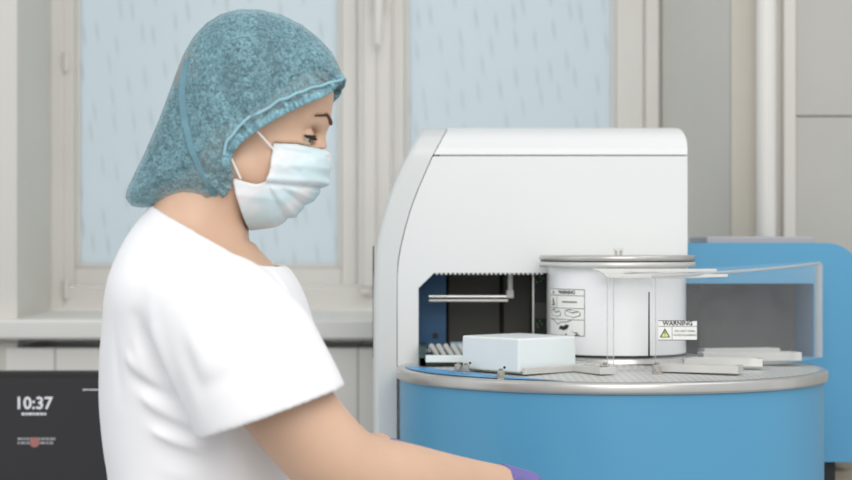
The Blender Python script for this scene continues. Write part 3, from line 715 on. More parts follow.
class Field:
    def __init__(s, xs, ys, zs):
        s.ax = [np.asarray(a, np.float32) for a in (xs, ys, zs)]; s.F = np.full([len(a) for a in s.ax], .2, np.float32)
    def _sub(s, lo, hi):
        sl = tuple(slice(max(0, int(np.searchsorted(a, l))-1), int(np.searchsorted(a, h))+1) for a, l, h in zip(s.ax, lo, hi))
        g = (s.ax[0][sl[0]][:, None, None], s.ax[1][sl[1]][None, :, None], s.ax[2][sl[2]][None, None, :]); return sl, g
    def put(s, fn, lo, hi, k=.01, op='add', pad=.03):
        sl, g = s._sub([l-pad for l in lo], [h+pad for h in hi])
        f = s.F[sl]
        if f.size == 0: return
        d = fn(*g)
        if op == 'add':
            h = np.maximum(k-np.abs(f-d), 0)/k if k > 0 else 0; s.F[sl] = np.minimum(f, d)-h*h*k*.25
        else:
            d = -d; h = np.maximum(k-np.abs(f-d), 0)/k if k > 0 else 0; s.F[sl] = np.maximum(f, d)+h*h*k*.25
    def cap(s, a, b, ra, rb, k=.01, op='add', sq=None):
        a, b = np.array(a, float), np.array(b, float); ba = b-a; L = float(ba@ba)+1e-12; R = max(ra, rb)
        def fn(x, y, z):
            t = np.clip(((x-a[0])*ba[0]+(y-a[1])*ba[1]+(z-a[2])*ba[2])/L, 0, 1)
            return np.sqrt((x-a[0]-t*ba[0])**2+(y-a[1]-t*ba[1])**2+(z-a[2]-t*ba[2])**2)-(ra+(rb-ra)*t)
        s.put(fn, np.minimum(a, b)-R, np.maximum(a, b)+R, k, op)
    def ell(s, c, r, k=.01, op='add', rot=0):
        c = np.array(c, float); r = np.array(r, float); R = max(r); cr, sr = math.cos(rot), math.sin(rot)
        def fn(x, y, z):
            X_, Z_ = x-c[0], z-c[2]; u = X_*cr+Z_*sr; w = -X_*sr+Z_*cr; v = y-c[1]
            k0 = np.sqrt((u/r[0])**2+(v/r[1])**2+(w/r[2])**2); k1 = np.sqrt((u/r[0]**2)**2+(v/r[1]**2)**2+(w/r[2]**2)**2)
            return k0*(k0-1)/np.maximum(k1, 1e-6)
        s.put(fn, c-R, c+R, k, op)
def axis(*segs):
    """non-uniform axis: (start, end, step) segments"""
    out = []
    for a, b, st in segs: out += list(np.arange(a, b-st*.3, st))
    return np.array(out+[segs[-1][1]])
def polydist(U, V, pts, closed=True):
    """signed distance to a polygon in 2-D (negative inside) and arc position of the nearest point"""
    pts = [np.array(p, float) for p in pts]; best = np.full(U.shape, 1e9); arc = np.zeros(U.shape); ins = np.zeros(U.shape, bool); s = 0
    n = len(pts)
    for i in range(n if closed else n-1):
        a, b = pts[i], pts[(i+1) % n]; e = b-a; L = math.hypot(*e)+1e-9
        t = np.clip(((U-a[0])*e[0]+(V-a[1])*e[1])/L**2, 0, 1); d = np.hypot(U-a[0]-t*e[0], V-a[1]-t*e[1])
        m = d < best; best = np.where(m, d, best); arc = np.where(m, s+t*L, arc); s += L
        if closed:
            c = ((a[1] > V) != (b[1] > V)) & (U < (b[0]-a[0])*(V-a[1])/(b[1]-a[1]+1e-12)+a[0]); ins ^= c
    return np.where(ins, -best, best), arc
HD = 2.10; S = HD/FPX
def H(u, v, l=0): return np.array(((u-CX)*S, HD+l*S, CZ-(v-HY)*S))
def adj(pts, d): return [(CX+(u-CX)*d/HD, HY+(v-HY)*d/HD) for u, v in pts]

# ------------------------------------------------------------------ the woman
per = empty('person', (-.24, HD, 0), 'woman in white short-sleeved tunic, blue bouffant cap, face mask and purple gloves', 'person')
R_ = 74.0; Wm = 73.0; Rm_, Wk = 64.0, 60.0
outline = [(341, 77), (337, 66), (330, 53), (317, 39), (302, 27), (282, 17), (262, 12), (240, 11.5), (222, 16), (208, 25), (196, 38), (186, 55), (178, 75), (170, 97), (160, 124), (149, 150), (138, 172), (129, 190), (128, 198), (133, 205), (150, 207), (185, 205), (216, 207)]
ext = [(240, 240), (320, 215), (372, 112)]
mo = [(317, 140), (322, 149), (329, 156), (329.5, 168), (326, 184), (317, 194.5), (306, 204.5), (295, 214), (276, 224.5), (246, 230), (200, 236), (190, 120), (300, 118)]
mc = [(273, 143), (300, 146.5), (326, 150.5), (350, 150), (350, 240), (246, 240), (245, 231), (241, 215), (236, 195), (233, 178), (248, 182.5), (258, 184.5), (266, 181), (270, 172), (271.5, 160)]
mc = [(CX+(u-CX)*(2.04/HD), HY+(v-HY)*(2.04/HD)) if u < 300 else (u, v) for u, v in mc]
# --- body (head, neck, trunk, arms, hands, legs)
bx = axis((-.46, -.17, .0032), (-.17, -.095, .0017), (-.095, .34, .0034))
by = axis((1.84, 2.03, .0032), (2.03, 2.17, .0020), (2.17, 2.44, .0036))
bzs = axis((.02, .92, .02), (.92, 1.425, .0034), (1.425, 1.545, .0018), (1.545, 1.625, .004))
Bf = Field(bx, by, bzs)
px_ = S
# cranium, face, jaw
Bf.ell(H(251, 90), (77*S, 62*S, 64*S), .02)
Bf.ell(H(270, 130), (52*S, 52*S, 68*S), .02)
Bf.ell(H(285, 97), (45.5*S, 50*S, 40*S), .02)
Bf.ell(H(272, 165), (42*S, 42*S, 42*S), .02)
for s in (-1, 1):
    Bf.cap(H(238, 168, 44*s), H(292, 207, 12*s), 12*S, 11*S, .03)
    Bf.ell(H(284, 160, 30*s), (20*S, 17*S, 18*S), .02)          # cheek
    Bf.cap(H(320, 121, 6*s), H(306, 117, 36*s), 7.5*S, 6*S, .012)   # brow ridge
Bf.ell(H(297, 203), (13*S, 17*S, 12*S), .015)                    # chin
Bf.cap(H(314, 126), H(322, 160), 7*S, 8*S, .010)                 # nose bridge
Bf.ell(H(322, 163), (7*S, 7*S, 6*S), .006)
for s in (-1, 1): Bf.ell(H(316, 167, 7*s), (7*S, 6*S, 5.5*S), .005)
Bf.cap(H(308, 180, -12), H(308, 180, 12), 5*S, 5*S, .006); Bf.cap(H(307, 187, -11), H(307, 187, 11), 5.5*S, 5.5*S, .006)
for s in (-1, 1): Bf.ell(H(312, 138, 24*s), (10*S, 13*S, 9*S), .008, 'sub')          # socket
EC = [H(303.5, 138.0, 25*s) for s in (-1, 1)]
for e in EC:
    def lid(x, y, z, e=e):
        r = np.sqrt((x-e[0])**2+(y-e[1])**2+(z-e[2])**2)-12.2*S
        # opening between upper and lower lid, looking down
        ca, sa = math.cos(math.radians(-20)), math.sin(math.radians(-20)); h = -(x-e[0])*sa+(z-e[2])*ca
        opn = np.maximum(np.abs(h)-3.1*S+((y-e[1])/(12*S))**2*2.0*S, -(x-e[0]))
        return np.maximum(r, -opn)
    Bf.put(lid, e-.016, e+.016, .0022)
for s in (-1, 1):                                                # ears, under the cap
    Bf.ell(H(226, 146, 60*s), (9*S, 5*S, 15*S), .008)
# neck and trunk
Bf.cap(H(203, 268), H(199, 205), 43*S, 40*S, .02); Bf.cap(H(200, 205), H(228, 150), 40*S, 42*S, .02)
for s in (-1, 1):
    Bf.cap(H(184, 228, 12*s), H(190, 280, 80*s), 24*S, 22*S, .03)
    Bf.cap(H(236, 250, 8*s), H(232, 190, 36*s), 9*S, 8*S, .02)
trunk = [(200, 172, 208, .045), (225, 155, 240, .055), (250, 140, 256, .09), (268, 131, 280, .135), (300, 122, 288, .152), (340, 114, 302, .146), (380, 112, 306, .136), (420, 114, 293, .126), (460, 122, 281, .12), (520, 126, 278, .125), (580, 120, 290, .15), (640, 112, 292, .162), (700, 125, 285, .15)]
def trunk_fn(tb, grow=0, d=2.12, wob=None):
    v = np.array([t[0] for t in tb], float); zz = CZ-(v-HY)*d/FPX
    c = (np.array([(t[1]+t[2])/2 for t in tb])-CX)*d/FPX; a = np.array([(t[2]-t[1])/2 for t in tb])*d/FPX+grow; b = np.array([t[3] for t in tb])+grow
    o = np.argsort(zz); zz, c, a, b = zz[o], c[o], a[o], b[o]
    def smooth(arr, z):   # cosine-free smooth lookup: average of shifted interpolations
        return sum(np.interp(z+q, zz, arr) for q in (-.016, -.008, 0, .008, .016))/5
    def fn(x, y, z):
        zf = np.asarray(z, float).ravel(); sh = z.shape
        C_, A_, B_ = (smooth(q, zf).reshape(sh) for q in (c, a, b))
        r = (np.abs((x-C_)/A_)**2.3+np.abs((y-2.12)/B_)**2.3)**(1/2.3)
        f = (r-1)*np.minimum(A_, B_)*.9
        return np.maximum(f, np.maximum(z-zz[-1]-grow, zz[0]-grow-z)).astype(np.float32)
    return fn, zz[0], zz[-1]
tf, tz0, tz1 = trunk_fn(trunk)
Bf.put(tf, (-.45, 1.93, tz0), (-.1, 2.31, tz1), .02)
def PA(u, v, d): return np.array(P(u, v, d))
armR = [(PA(222, 312, 1.985), .048), (PA(262, 372, 1.955), .050), (PA(292, 414, 1.945), .0475), (PA(322, 450, 1.95), .0465), (PA(352, 478, 1.965), .0455), (PA(395, 481, 2.0), .0445), (PA(438, 487, 2.045), .0385), (PA(478, 490, 2.09), .0325), (PA(508, 492, 2.125), .0285)]
armL = [(PA(226, 312, 2.26), .046), (PA(262, 372, 2.30), .047), (PA(300, 440, 2.33), .042), (PA(325, 462, 2.33), .040), (PA(354, 468, 2.32), .030), (PA(377, 453, 2.31), .0265)]
def resample(arm):
    p = np.array([a for a, _ in arm]); q = np.array([b for _, b in arm]); t = np.linspace(0, len(arm)-1, len(arm)*4); k = np.arange(len(arm))
    P_ = np.stack([np.interp(t, k, p[:, i]) for i in range(3)], 1); R__ = np.interp(t, k, q)
    for _ in range(6): P_[1:-1] = (P_[:-2]+2*P_[1:-1]+P_[2:])/4; R__[1:-1] = (R__[:-2]+2*R__[1:-1]+R__[2:])/4
    return [(a, float(b)) for a, b in zip(P_, R__)]
for arm in (resample(armR), resample(armL)):
    for (a, ra), (b, rb_) in zip(arm, arm[1:]): Bf.cap(a, b, ra, rb_, .004)
def hand_prims(w, d, n, s, g=0, curl=(28, 36, 24)):
    """capsules of a hand: wrist w, finger direction d, palm normal n, thumb side s"""
    w, d, n, s = (np.array(q, float) for q in (w, d, n, s)); d /= np.linalg.norm(d); n -= d*(n@d); n /= np.linalg.norm(n)
    s0 = np.cross(n, d); s = s0*np.sign(s0@s); out = []
    base = w+d*.012
    for i, (off, L, fl, r) in enumerate(((.030, .088, (.042, .026, .020), .0088), (.010, .092, (.046, .029, .021), .0090), (-.010, .088, (.042, .027, .020), .0086), (-.029, .080, (.033, .021, .018), .0076))):
        k = w+d*L+s*off; out.append((base+s*off*.55, k, .0125+g, .0108+g)); p = k; ang_ = 0
        for j, seg in enumerate(fl):
            ang_ += math.radians(curl[j]+3*i); dd = d*math.cos(ang_)+n*math.sin(ang_)+s*off*(.6 if j == 0 else .2); dd /= np.linalg.norm(dd)
            q = p+dd*seg; out.append((p, q, r+g-.0005*j, r+g-.0008*(j+1))); p = q
    t0 = w+d*.022+s*.020; t1 = w+d*.050+s*.044+n*.012; t2 = t1+(d*.8+s*.35+n*.35)*.031; t3 = t2+(d*.95+s*.0+n*.4)*.024
    out += [(t0, t1, .0145+g, .0115+g), (t1, t2, .0108+g, .0096+g), (t2, t3, .0096+g, .0080+g)]
    out.append((w, w+d*.06, .020+g, .016+g)); return out
hR = dict(w=armR[-1][0], d=(.82, .40, -.22), n=(-.25, .1, -.95), s=(0, 1, 0))
hL = dict(w=armL[-1][0], d=(.80, -.05, -.42), n=(-.45, 0, -.9), s=(0, -1, 0))
for h in (hR, hL):
    for a, b, ra, rb_ in hand_prims(**h): Bf.cap(a, b, ra-.001, rb_-.001, .004)
# legs and feet
for s in (-1, 1):
    yy = 2.12+.085*s
    Bf.cap((-.245, yy, .86), (-.225, yy, .48), .085, .055, .03); Bf.cap((-.225, yy, .48), (-.25, yy+.01*s, .10), .052, .036, .02)
    Bf.cap((-.25, yy+.01*s, .06), (-.12, yy+.02*s, .045), .034, .026, .02)
sl, (x_, y_, z_) = Bf._sub(H(225, 240, -75), H(345, 132, 75))     # the face stays inside the mask cloth
U, V = np.meshgrid(CX+x_.ravel()/S, HY-(z_.ravel()-CZ)/S, indexing='ij'); D, _ = polydist(U, V, mo); cpm, _ = polydist(U, V, mc)
lim = np.sqrt(np.maximum(Rm_+np.minimum(D, 4), 0)[:, None, :]**2+(((y_.ravel()-HD)/S)[None, :, None]*Rm_/Wk)**2)-Rm_+7.2-2.5*np.maximum(cpm+2, 0)[:, None, :]
Bf.F[sl] = np.maximum(Bf.F[sl], (lim*S).astype(np.float32))
body = net_obj('body', Bf.F, bx, by, bzs, 'skin', per, 2); del Bf
# eyes
for i, e in enumerate(EC):
    bm = bmesh.new(); bmesh.ops.create_uvsphere(bm, u_segments=28, v_segments=18, radius=10.6*S, matrix=Matrix.Translation(Vector(e))); o = bmobj('eyeball', bm, 'eye', per, smooth=90)
    g = Vector((.90, 0, -.43)).normalized(); bm = bmesh.new()
    mt = Matrix.Translation(Vector(e)) @ g.to_track_quat('Z', 'Y').to_matrix().to_4x4()
    bmesh.ops.create_uvsphere(bm, u_segments=28, v_segments=24, radius=10.9*S)
    bmesh.ops.delete(bm, geom=[v for v in bm.verts if v.co.z < 10.9*S*.78], context='VERTS'); bmesh.ops.transform(bm, matrix=mt, verts=bm.verts)
    io = bmobj('iris', bm, 'iris', None, smooth=90); io.parent = o
    # lashes along the upper lid edge
    bm = bmesh.new(); sy = -1 if i == 0 else 1
    for k in range(17):
        t = (k/16)*2-1; th = t*math.radians(68); r = 12.3*S
        hgt = 3.1*S-(math.sin(th)*1.0)**2*2.0*S
        ca, sa = math.cos(math.radians(-20)), math.sin(math.radians(-20))
        q = math.sqrt(max(0, 1-(hgt/r)**2))*r; lx, ly = q*math.cos(th), q*math.sin(th)
        p = Vector(e)+Vector((lx*ca-hgt*sa, ly, lx*sa+hgt*ca))
        out = Vector((math.cos(th)*.9, math.sin(th), -.75)).normalized()
        L = 5*S; tube(bm, [p-out*.0012, p+out*L*.5, p+out*L+Vector((0, 0, .0012))], [.0011, .0008, .0001], 5)
    band = []
    for k in range(21):
        t = (k/20)*2-1; th = t*math.radians(75); r = 12.35*S; hgt = 3.3*S-(math.sin(th))**2*2.0*S; q = math.sqrt(max(0, 1-(hgt/r)**2))*r
        band.append(Vector(e)+Vector((q*math.cos(th)*ca-hgt*sa, q*math.sin(th), q*math.cos(th)*sa+hgt*ca)))
    tube(bm, band, [.0010+.0016*math.sin(math.pi*k/20) for k in range(21)], 6)
    bmobj('eyelashes', bm, 'lash', per, smooth=60)
def head_surface_ray(u, v, l0):
    """first skin point met from the side at head position (u, v)"""
    o = Vector(H(u, v, l0)); loc = Vector(o); d = Vector((0, 1 if l0 < 0 else -1, 0))
    hit, p, nrm, _ = body.ray_cast(body.matrix_world.inverted() @ o if False else o-Vector(body_off), d)
    return (p+Vector(body_off), nrm) if hit else (None, None)
bpy.context.view_layer.update()
body_off = (0, 0, 0)
# eyebrows: short hairs over the brow ridge
for s in (-1, 1):
    bm = bmesh.new(); pts = []
    for k in range(17):
        t = k/16; l = (6+31*t)*s; v = 123.5-7*math.sin(math.pi/2*min(1, t*2.2))+3.5*max(0, t-.45)
        o = Vector(H(380, v, l)); hit, p, nr, _ = body.ray_cast(o, Vector((-1, 0, 0)))
        if hit: pts.append(p+nr*.0004)
    if len(pts) > 3:
        tube(bm, pts, [.0004+.0019*(1-k/len(pts))**.8 for k in range(len(pts))], 8)
        for p in pts:
            for _ in range(3):
                dv = Vector((.2*random.random(), s*.9, .25+.3*random.random())).normalized()*.005; q = p+Vector((.0006, 0, random.uniform(-.001, .001))); tube(bm, [q, q+dv], [.0005, .0001], 4)
    bmobj('eyebrow', bm, 'brow', per, smooth=60)

# --- hair under the cap (gathered at the nape)
hx, hy, hz = (np.arange(H(a, 0)[0], H(b, 0)[0], .003) for a, b in ((130, 345),)).__next__(), np.arange(HD-.085, HD+.085, .003), np.arange(CZ-(215-HY)*S, CZ-(15-HY)*S, .003)
Hf = Field(hx, hy, hz)
Hf.ell(H(250, 86), (80*S, 65*S, 67*S), .02); Hf.ell(H(195, 135), (40*S, 42*S, 52*S), .03); Hf.ell(H(180, 172), (36*S, 32*S, 22*S), .03)
brim = [(343, 76), (334, 89), (325, 97), (300, 109), (275, 122), (258, 133), (245, 143), (236, 152), (232, 163), (235, 176), (231, 190), (216, 204)]
brimN = adj(brim, 2.035)
U, V = np.meshgrid(CX+hx/S, HY-(hz-CZ)/S, indexing='ij')
pg, _ = polydist(U, V, [(335, 92)]+[(u-4, v-5) for u, v in brimN[2:]]+[(205, 196), (150, 196), (100, 190), (100, -20), (380, -20), (380, 80)])
Hf.F = np.maximum(Hf.F, (pg*S)[:, None, :].astype(np.float32))
D, _ = polydist(*np.meshgrid(CX+hx/S, HY-(hz-CZ)/S, indexing='ij'), outline+ext)
lim = np.sqrt(np.maximum(R_+np.minimum(D, 6), 0)[:, None, :]**2+(((hy-HD)/S)[None, :, None]*R_/Wm)**2)-R_+5.0
Hf.F = np.maximum(Hf.F, (lim*S).astype(np.float32))
hair = net_obj('hair', Hf.F, hx, hy, hz, 'hair', per, 2)

# --- bouffant cap
st = .0019
cx_ = np.arange(H(118, 0)[0], H(354, 0)[0], st); cy_ = np.arange(HD-.098, HD+.098, st); cz_ = np.arange(CZ-(215-HY)*S, CZ-(2-HY)*S, st)
U, V = np.meshgrid(CX+cx_/S, HY-(cz_-CZ)/S, indexing='ij')
D, _ = polydist(U, V, outline+ext); db, tb = polydist(U, V, brimN, False)
rng = np.random.RandomState(3)
wr = np.sin(tb/2.0+1.6*np.sin(tb/9))*np.exp(-(db/26)**2)*2.8*(.7+.3*np.sin(tb/7))+np.sin(tb/6.5+db/22+2*np.sin(tb/17))*np.exp(-((db-26)/26)**2)*1.6
wr += 1.2*np.exp(-((db-13)/2.8)**2)*1.6      # elastic casing line
wr += .9*np.sin(U/13+V/29)*np.sin(V/17-U/41)
Yl = (cy_-HD)/S
rad = np.maximum(R_+np.minimum(D, 6), 0)       # R - inside distance
f = np.sqrt(rad[:, None, :]**2+(Yl[None, :, None]*R_/Wm)**2)-R_-wr[:, None, :]*np.clip(np.abs(Yl)/40, .15, 1)[None, :, None]
f = np.where(D[:, None, :] > 6, np.maximum(f, D[:, None, :]-3), f)
clipo = [(u+(12 if u > 230 else -12), v-8) for u, v in outline[:18]]
cp, _ = polydist(U, V, [(368, 66)]+clipo+[(112, 216), (150, 206), (185, 204)]+brimN[::-1])
shellf = np.maximum(np.abs(f)-1.7, cp[:, None, :])
cap = net_obj('bouffant_cap', (shellf*S).astype(np.float32), cx_, cy_, cz_, 'cap', per, 1)
hemf = np.maximum(np.maximum(np.abs(f-1.2)-1.8, cp[:, None, :]), np.where(tb < 150, db-8.5-1.2*np.sin(tb/3), 50)[:, None, :])
M['cap_hem'] = M['cap'].copy(); M['cap_hem'].name = 'cap_hem_fabric'
for nd in M['cap_hem'].node_tree.nodes:
    if nd.type == 'VALTORGB': nd.color_ramp.elements[0].color = (*lin((112, 158, 172)), 1); nd.color_ramp.elements[1].color = (*lin((160, 206, 218)), 1)
    if nd.type == 'MAP_RANGE': nd.inputs[3].default_value = .55; nd.inputs[4].default_value = .85
o = net_obj('gathered_hem', (hemf*S).astype(np.float32), cx_, cy_, cz_, 'cap_hem', None, 1); o.parent = cap
def cap_at(u, v, side, off=1.6):
    uu_, vv_ = np.array([[float(u)]]), np.array([[float(v)]]); d_, _ = polydist(uu_, vv_, outline+ext); q = R_+min(float(d_[0, 0]), 0)
    return Vector(H(u, v, side*(math.sqrt(max(0, (R_+off)**2-q*q))*Wm/R_)))
def spl(pts, n=60):
    pts = np.array(pts, float); t = np.concatenate([[0], np.cumsum(np.hypot(*np.diff(pts, axis=0).T))]); q = np.linspace(0, t[-1], n)
    r = np.stack([np.interp(q, t, pts[:, 0]), np.interp(q, t, pts[:, 1])], 1)
    for _ in range(3): r[1:-1] = (r[:-2]+2*r[1:-1]+r[2:])/4
    return r
def capsub(name, bm, m):
    o = bmobj(name, bm, m, None, smooth=80); o.parent = cap; return o
el = [(341, 77), (326, 84), (306, 91), (290, 99), (277, 104), (268, 112), (256, 116), (244, 124), (238, 133), (229, 142), (226, 156)]
el = adj(el, 2.035)
for s in (-1, 1):
    bm = bmesh.new(); tube(bm, [cap_at(u, v+.5*math.sin(k*.9), s, 4.2) for k, (u, v) in enumerate(spl(el, 60))], .0017, 7); capsub('elastic_band', bm, 'band')
    bm = bmesh.new(); sm = spl(adj([(186, 58), (182, 80), (182, 100), (187, 125), (194, 150), (203, 172), (212, 192), (217, 202)], 2.04), 40); pts = [cap_at(u, v, s, 3.4) for u, v in sm]
    L = [bm.verts.new(p+Vector((-.0035, -.0, 0))) for p in pts]; Rr = [bm.verts.new(p+Vector((.0035, 0, .0))) for p in pts]
    for k in range(39): bm.faces.new((L[k], L[k+1], Rr[k+1], Rr[k]))
    bmesh.ops.solidify(bm, geom=bm.faces[:], thickness=.001); capsub('cap_seam', bm, 'band')

# --- surgical mask
mx_ = np.arange(H(218, 0)[0], H(338, 0)[0], .0017); my_ = np.arange(HD-.075, HD+.075, .0017); mz_ = np.arange(CZ-(240-HY)*S, CZ-(134-HY)*S, .0017)
U, V = np.meshgrid(CX+mx_/S, HY-(mz_-CZ)/S, indexing='ij')
D, _ = polydist(U, V, mo); cp, _ = polydist(U, V, mc)
def crease(a, b, w, amp):
    d, _ = polydist(U, V, adj([a, b], 2.05), False); return amp*np.exp(-(d/w)**2)
cr = crease((266, 184), (328, 188), 2.0, -3.4)+crease((262, 179), (328, 182), 3.5, 2.2)+crease((274, 149), (327, 156), 1.4, -1.0)+crease((273, 146), (326, 152), 1.8, .9)
cr += crease((268, 187), (286, 222), 2.2, -2.4)+crease((275, 190), (294, 217), 3, 1.8)+crease((284, 190), (304, 206), 2.0, -2.2)+crease((293, 190), (314, 200), 2.6, 1.4)+crease((240, 195), (280, 200), 4, 1.0)+crease((290, 165), (325, 168), 3, .9)+crease((276, 158), (300, 172), 2.5, -.9)
cr += .5*np.sin(U/7+V/9)
Yl = (my_-HD)/S
rad = np.maximum(Rm_+np.minimum(D, 4), 0)
f = np.sqrt(rad[:, None, :]**2+(Yl[None, :, None]*Rm_/Wk)**2)-Rm_-cr[:, None, :]
f = np.maximum(np.abs(f)-2.0, cp[:, None, :])
msk = net_obj('face_mask', (f*S).astype(np.float32), mx_, my_, mz_, 'mask', per, 1)
def mask_at(u, v, side, off=1.5):
    d_, _ = polydist(np.array([[float(u)]]), np.array([[float(v)]]), mo); q = Rm_+min(float(d_[0, 0]), 0)
    return Vector(H(u, v, side*(math.sqrt(max(0, (Rm_+off)**2-q*q))*Wk/Rm_)))
for s in (-1, 1):
    for (a, b) in (((273, 149), (257, 130)), ((241.5, 179), (230, 152))):
        (a, b) = adj([a, b], 2.04); p = mask_at(a[0], a[1], s, 1.0); q = Vector(H(b[0], b[1], s*69)); bm = bmesh.new()
        tube(bm, [p, p.lerp(q, .5)+Vector((0, s*.0015, 0)), q], .0012, 8); o = bmobj('ear_loop', bm, 'strap', None, smooth=80); o.parent = msk

# --- tunic
tunic = [(196, 162, 206, .05), (207, 155, 218, .062), (225, 139, 246, .083), (245, 128, 262, .122), (268, 119, 286, .162), (290, 113, 299, .178), (311, 112, 306, .172), (353, 107, 318, .160), (401, 106, 318, .150), (444, 110, 302, .142), (477, 116, 292, .140), (520, 116, 292, .145), (580, 110, 300, .168), (640, 102, 304, .180), (672, 100, 306, .182)]
tx = axis((-.50, -.04, .0030)); ty = axis((1.835, 2.40, .0032)); tzs = axis((.84, .98, .008), (.98, 1.41, .0030))
T0 = Field(tx, ty, tzs); fnT, za, zb_ = trunk_fn(tunic); T0.put(fnT, (-.5, 1.83, .83), (0, 2.42, 1.5), .001)
T1 = Field(tx, ty, tzs); T1.F = T0.F.copy()
def sleeve(F_, pts, k):
    for (a, ra), (b, rb_) in zip(pts, pts[1:]): F_.cap(a, b, ra, rb_, k)
slR = [(PA(205, 305, 1.995), .052), (PA(222, 322, 1.965), .0605), (PA(250, 360, 1.945), .0685), (PA(273, 413, 1.935), .0715), (PA(289, 455, 1.935), .072)]
slL = [(PA(205, 305, 2.245), .052), (PA(222, 322, 2.275), .060), (PA(250, 360, 2.30), .068), (PA(270, 400, 2.31), .070), (PA(282, 440, 2.31), .070)]
sleeve(T1, slR, .03); sleeve(T1, slL, .03)
gx, gy, gz = np.asarray(tx, np.float32)[:, None, None], np.asarray(ty, np.float32)[None, :, None], np.asarray(tzs, np.float32)[None, None, :]
# soft folds running from the shoulder and under the arm: shallow ridges on the cloth
def fold(F_, a, b, w, amp):
    a, b = np.array(a, float), np.array(b, float); ba = b-a; L = ba@ba
    lo, hi = np.minimum(a, b)-w*3, np.maximum(a, b)+w*3; sl, (x, y, z) = F_._sub(lo, hi)
    t = np.clip(((x-a[0])*ba[0]+(y-a[1])*ba[1]+(z-a[2])*ba[2])/L, 0, 1)
    d2 = (x-a[0]-t*ba[0])**2+(y-a[1]-t*ba[1])**2+(z-a[2]-t*ba[2])**2
    F_.F[sl] -= (amp*np.exp(-d2/w**2)*np.sin(np.pi*np.clip(t, .04, .96))**.5).astype(np.float32)
folds = [((146, 318), (207, 435), 1.93, .012, .006), ((134, 320), (192, 425), 1.955, .010, -.006), ((168, 330), (222, 415), 1.89, .012, -.003),
         ((112, 352), (178, 392), 1.97, .008, .0045), ((108, 372), (186, 400), 1.97, .007, -.004), ((110, 385), (200, 428), 1.965, .008, .0045), ((112, 408), (196, 438), 1.965, .007, -.0045),
         ((118, 420), (215, 455), 1.965, .008, .005), ((122, 445), (222, 468), 1.965, .008, -.004), ((218, 425), (222, 490), 1.96, .007, -.006), ((232, 432), (234, 500), 1.965, .008, .005), ((120, 462), (200, 482), 1.965, .007, .004),
         ((226, 290), (266, 279), 1.90, .008, .004), ((180, 330), (232, 385), 1.885, .012, .003), ((262, 300), (306, 375), 1.90, .009, -.004), ((248, 300), (290, 382), 1.88, .010, .003), ((190, 392), (300, 352), 1.875, .010, -.0025), ((200, 372), (290, 338), 1.875, .010, .002),
         ((266, 272), (320, 365), 1.97, .008, -.006), ((284, 275), (326, 355), 2.03, .010, .004), ((128, 300), (150, 345), 1.99, .010, .004), ((122, 320), (126, 400), 2.0, .009, -.003), ((150, 282), (178, 330), 1.95, .010, .003), ((134, 345), (150, 375), 1.965, .007, .003)]
for a, b, d, w, am in folds:
    for F_ in (T0, T1): fold(F_, PA(a[0], a[1], d), PA(b[0], b[1], d), w, am)
def plane(p, nrm):
    nrm = np.array(nrm, float); nrm /= np.linalg.norm(nrm); return ((gx-p[0])*nrm[0]+(gy-p[1])*nrm[1]+(gz-p[2])*nrm[2]).astype(np.float32)
hemR = plane(PA(272, 413, 1.93), (.34, -.02, -.94)); hemL = plane(PA(262, 385, 2.31), (.34, 0, -.94))
hem = np.where(gy < 2.12, hemR, hemL)
th = .0037
sh = np.minimum(np.maximum(np.abs(T1.F)-th, hem), np.maximum(np.abs(T0.F)-th, -hem-.012))
nk = plane(PA(205, 233.5, 2.085), (-55/116*-1*1.0*.999, 0, 1.0*.88))   # slanted neckline, high at the nape
nk = np.minimum(nk, gz-(CZ-(263-HY)*2.1/FPX)+.13*(gx-X(255, 2.1))); nk = np.minimum(nk, .7*(.125-np.abs(gy-2.105))); sh = np.maximum(sh, nk); sh = np.maximum(sh, (.862-gz))
net_obj('tunic', sh.astype(np.float32), tx, ty, tzs, 'shirt', per, 3)
bm = bmesh.new()   # stitched hem line of the near sleeve
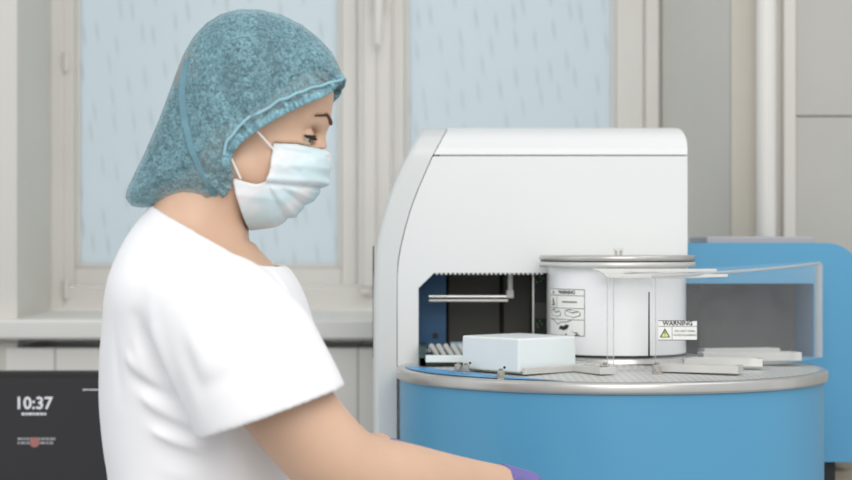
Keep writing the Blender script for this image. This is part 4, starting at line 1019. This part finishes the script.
# --- gloves
for h in (hR, hL):
    pr = hand_prims(g=.0012, **h); lo = np.min([np.minimum(a, b) for a, b, _, _ in pr], 0)-.03; hi = np.max([np.maximum(a, b) for a, b, _, _ in pr], 0)+.03
    w = np.array(h['w']); d = np.array(h['d'], float); d /= np.linalg.norm(d); lo = np.minimum(lo, w-.05); hi = np.maximum(hi, w+.05)
    gxs, gys, gzs = (np.arange(a, b, .0021) for a, b in zip(lo, hi)); G = Field(gxs, gys, gzs)
    for a, b, ra, rb_ in pr: G.cap(a, b, ra, rb_, .004)
    arm = armR if h is hR else armL; (pa, ra), (pb, rb_) = arm[-2], arm[-1]; ad = (pb-pa)/np.linalg.norm(pb-pa)
    c0 = pb-ad*(.020 if h is hR else .042); G.cap(c0-ad*.01, pb+d*.02, rb_+.0045, rb_+.002, .006)
    X3, Y3, Z3 = gxs[:, None, None], gys[None, :, None], gzs[None, None, :]
    t = (X3-c0[0])*ad[0]+(Y3-c0[1])*ad[1]+(Z3-c0[2])*ad[2]
    an_ = np.arctan2(Z3-c0[2], Y3-c0[1]); G.F = G.F-(.0014*np.sin(an_*9+t*120)*np.exp(-np.maximum(t, 0)/.03)).astype(np.float32)
    G.F = np.maximum(G.F, (-t-.002*np.sin(an_*3)).astype(np.float32))
    net_obj('glove', G.F, gxs, gys, gzs, 'glove', per, 1)
# --- trousers and shoes (below the frame)
qx, qy, qz = np.arange(-.42, -.02, .01), np.arange(1.92, 2.33, .01), np.arange(.04, .95, .012)
Q = Field(qx, qy, qz)
Q.ell((-.25, 2.12, .84), (.12, .172, .11), .03)
for s in (-1, 1):
    yy = 2.12+.085*s; Q.cap((-.245, yy, .84), (-.225, yy, .48), .098, .078, .03); Q.cap((-.225, yy, .48), (-.25, yy+.01*s, .10), .078, .066, .02)
Q.F = np.maximum(Q.F, (.075-qz)[None, None, :].astype(np.float32))
net_obj('trousers', Q.F, qx, qy, qz, 'shirt', per, 2)
for s in (-1, 1):
    yy = 2.12+.1*s; qx, qy, qz = np.arange(-.34, -.02, .006), np.arange(yy-.07, yy+.07, .006), np.arange(-.012, .14, .006)
    Q = Field(qx, qy, qz); Q.ell((-.25, yy, .05), (.058, .042, .055), .02); Q.ell((-.15, yy, .035), (.095, .045, .038), .03)
    Q.F = np.maximum(Q.F, (-(qz-.0))[None, None, :].astype(np.float32)); net_obj('shoe', Q.F, qx, qy, qz, 'shoe', per, 1)
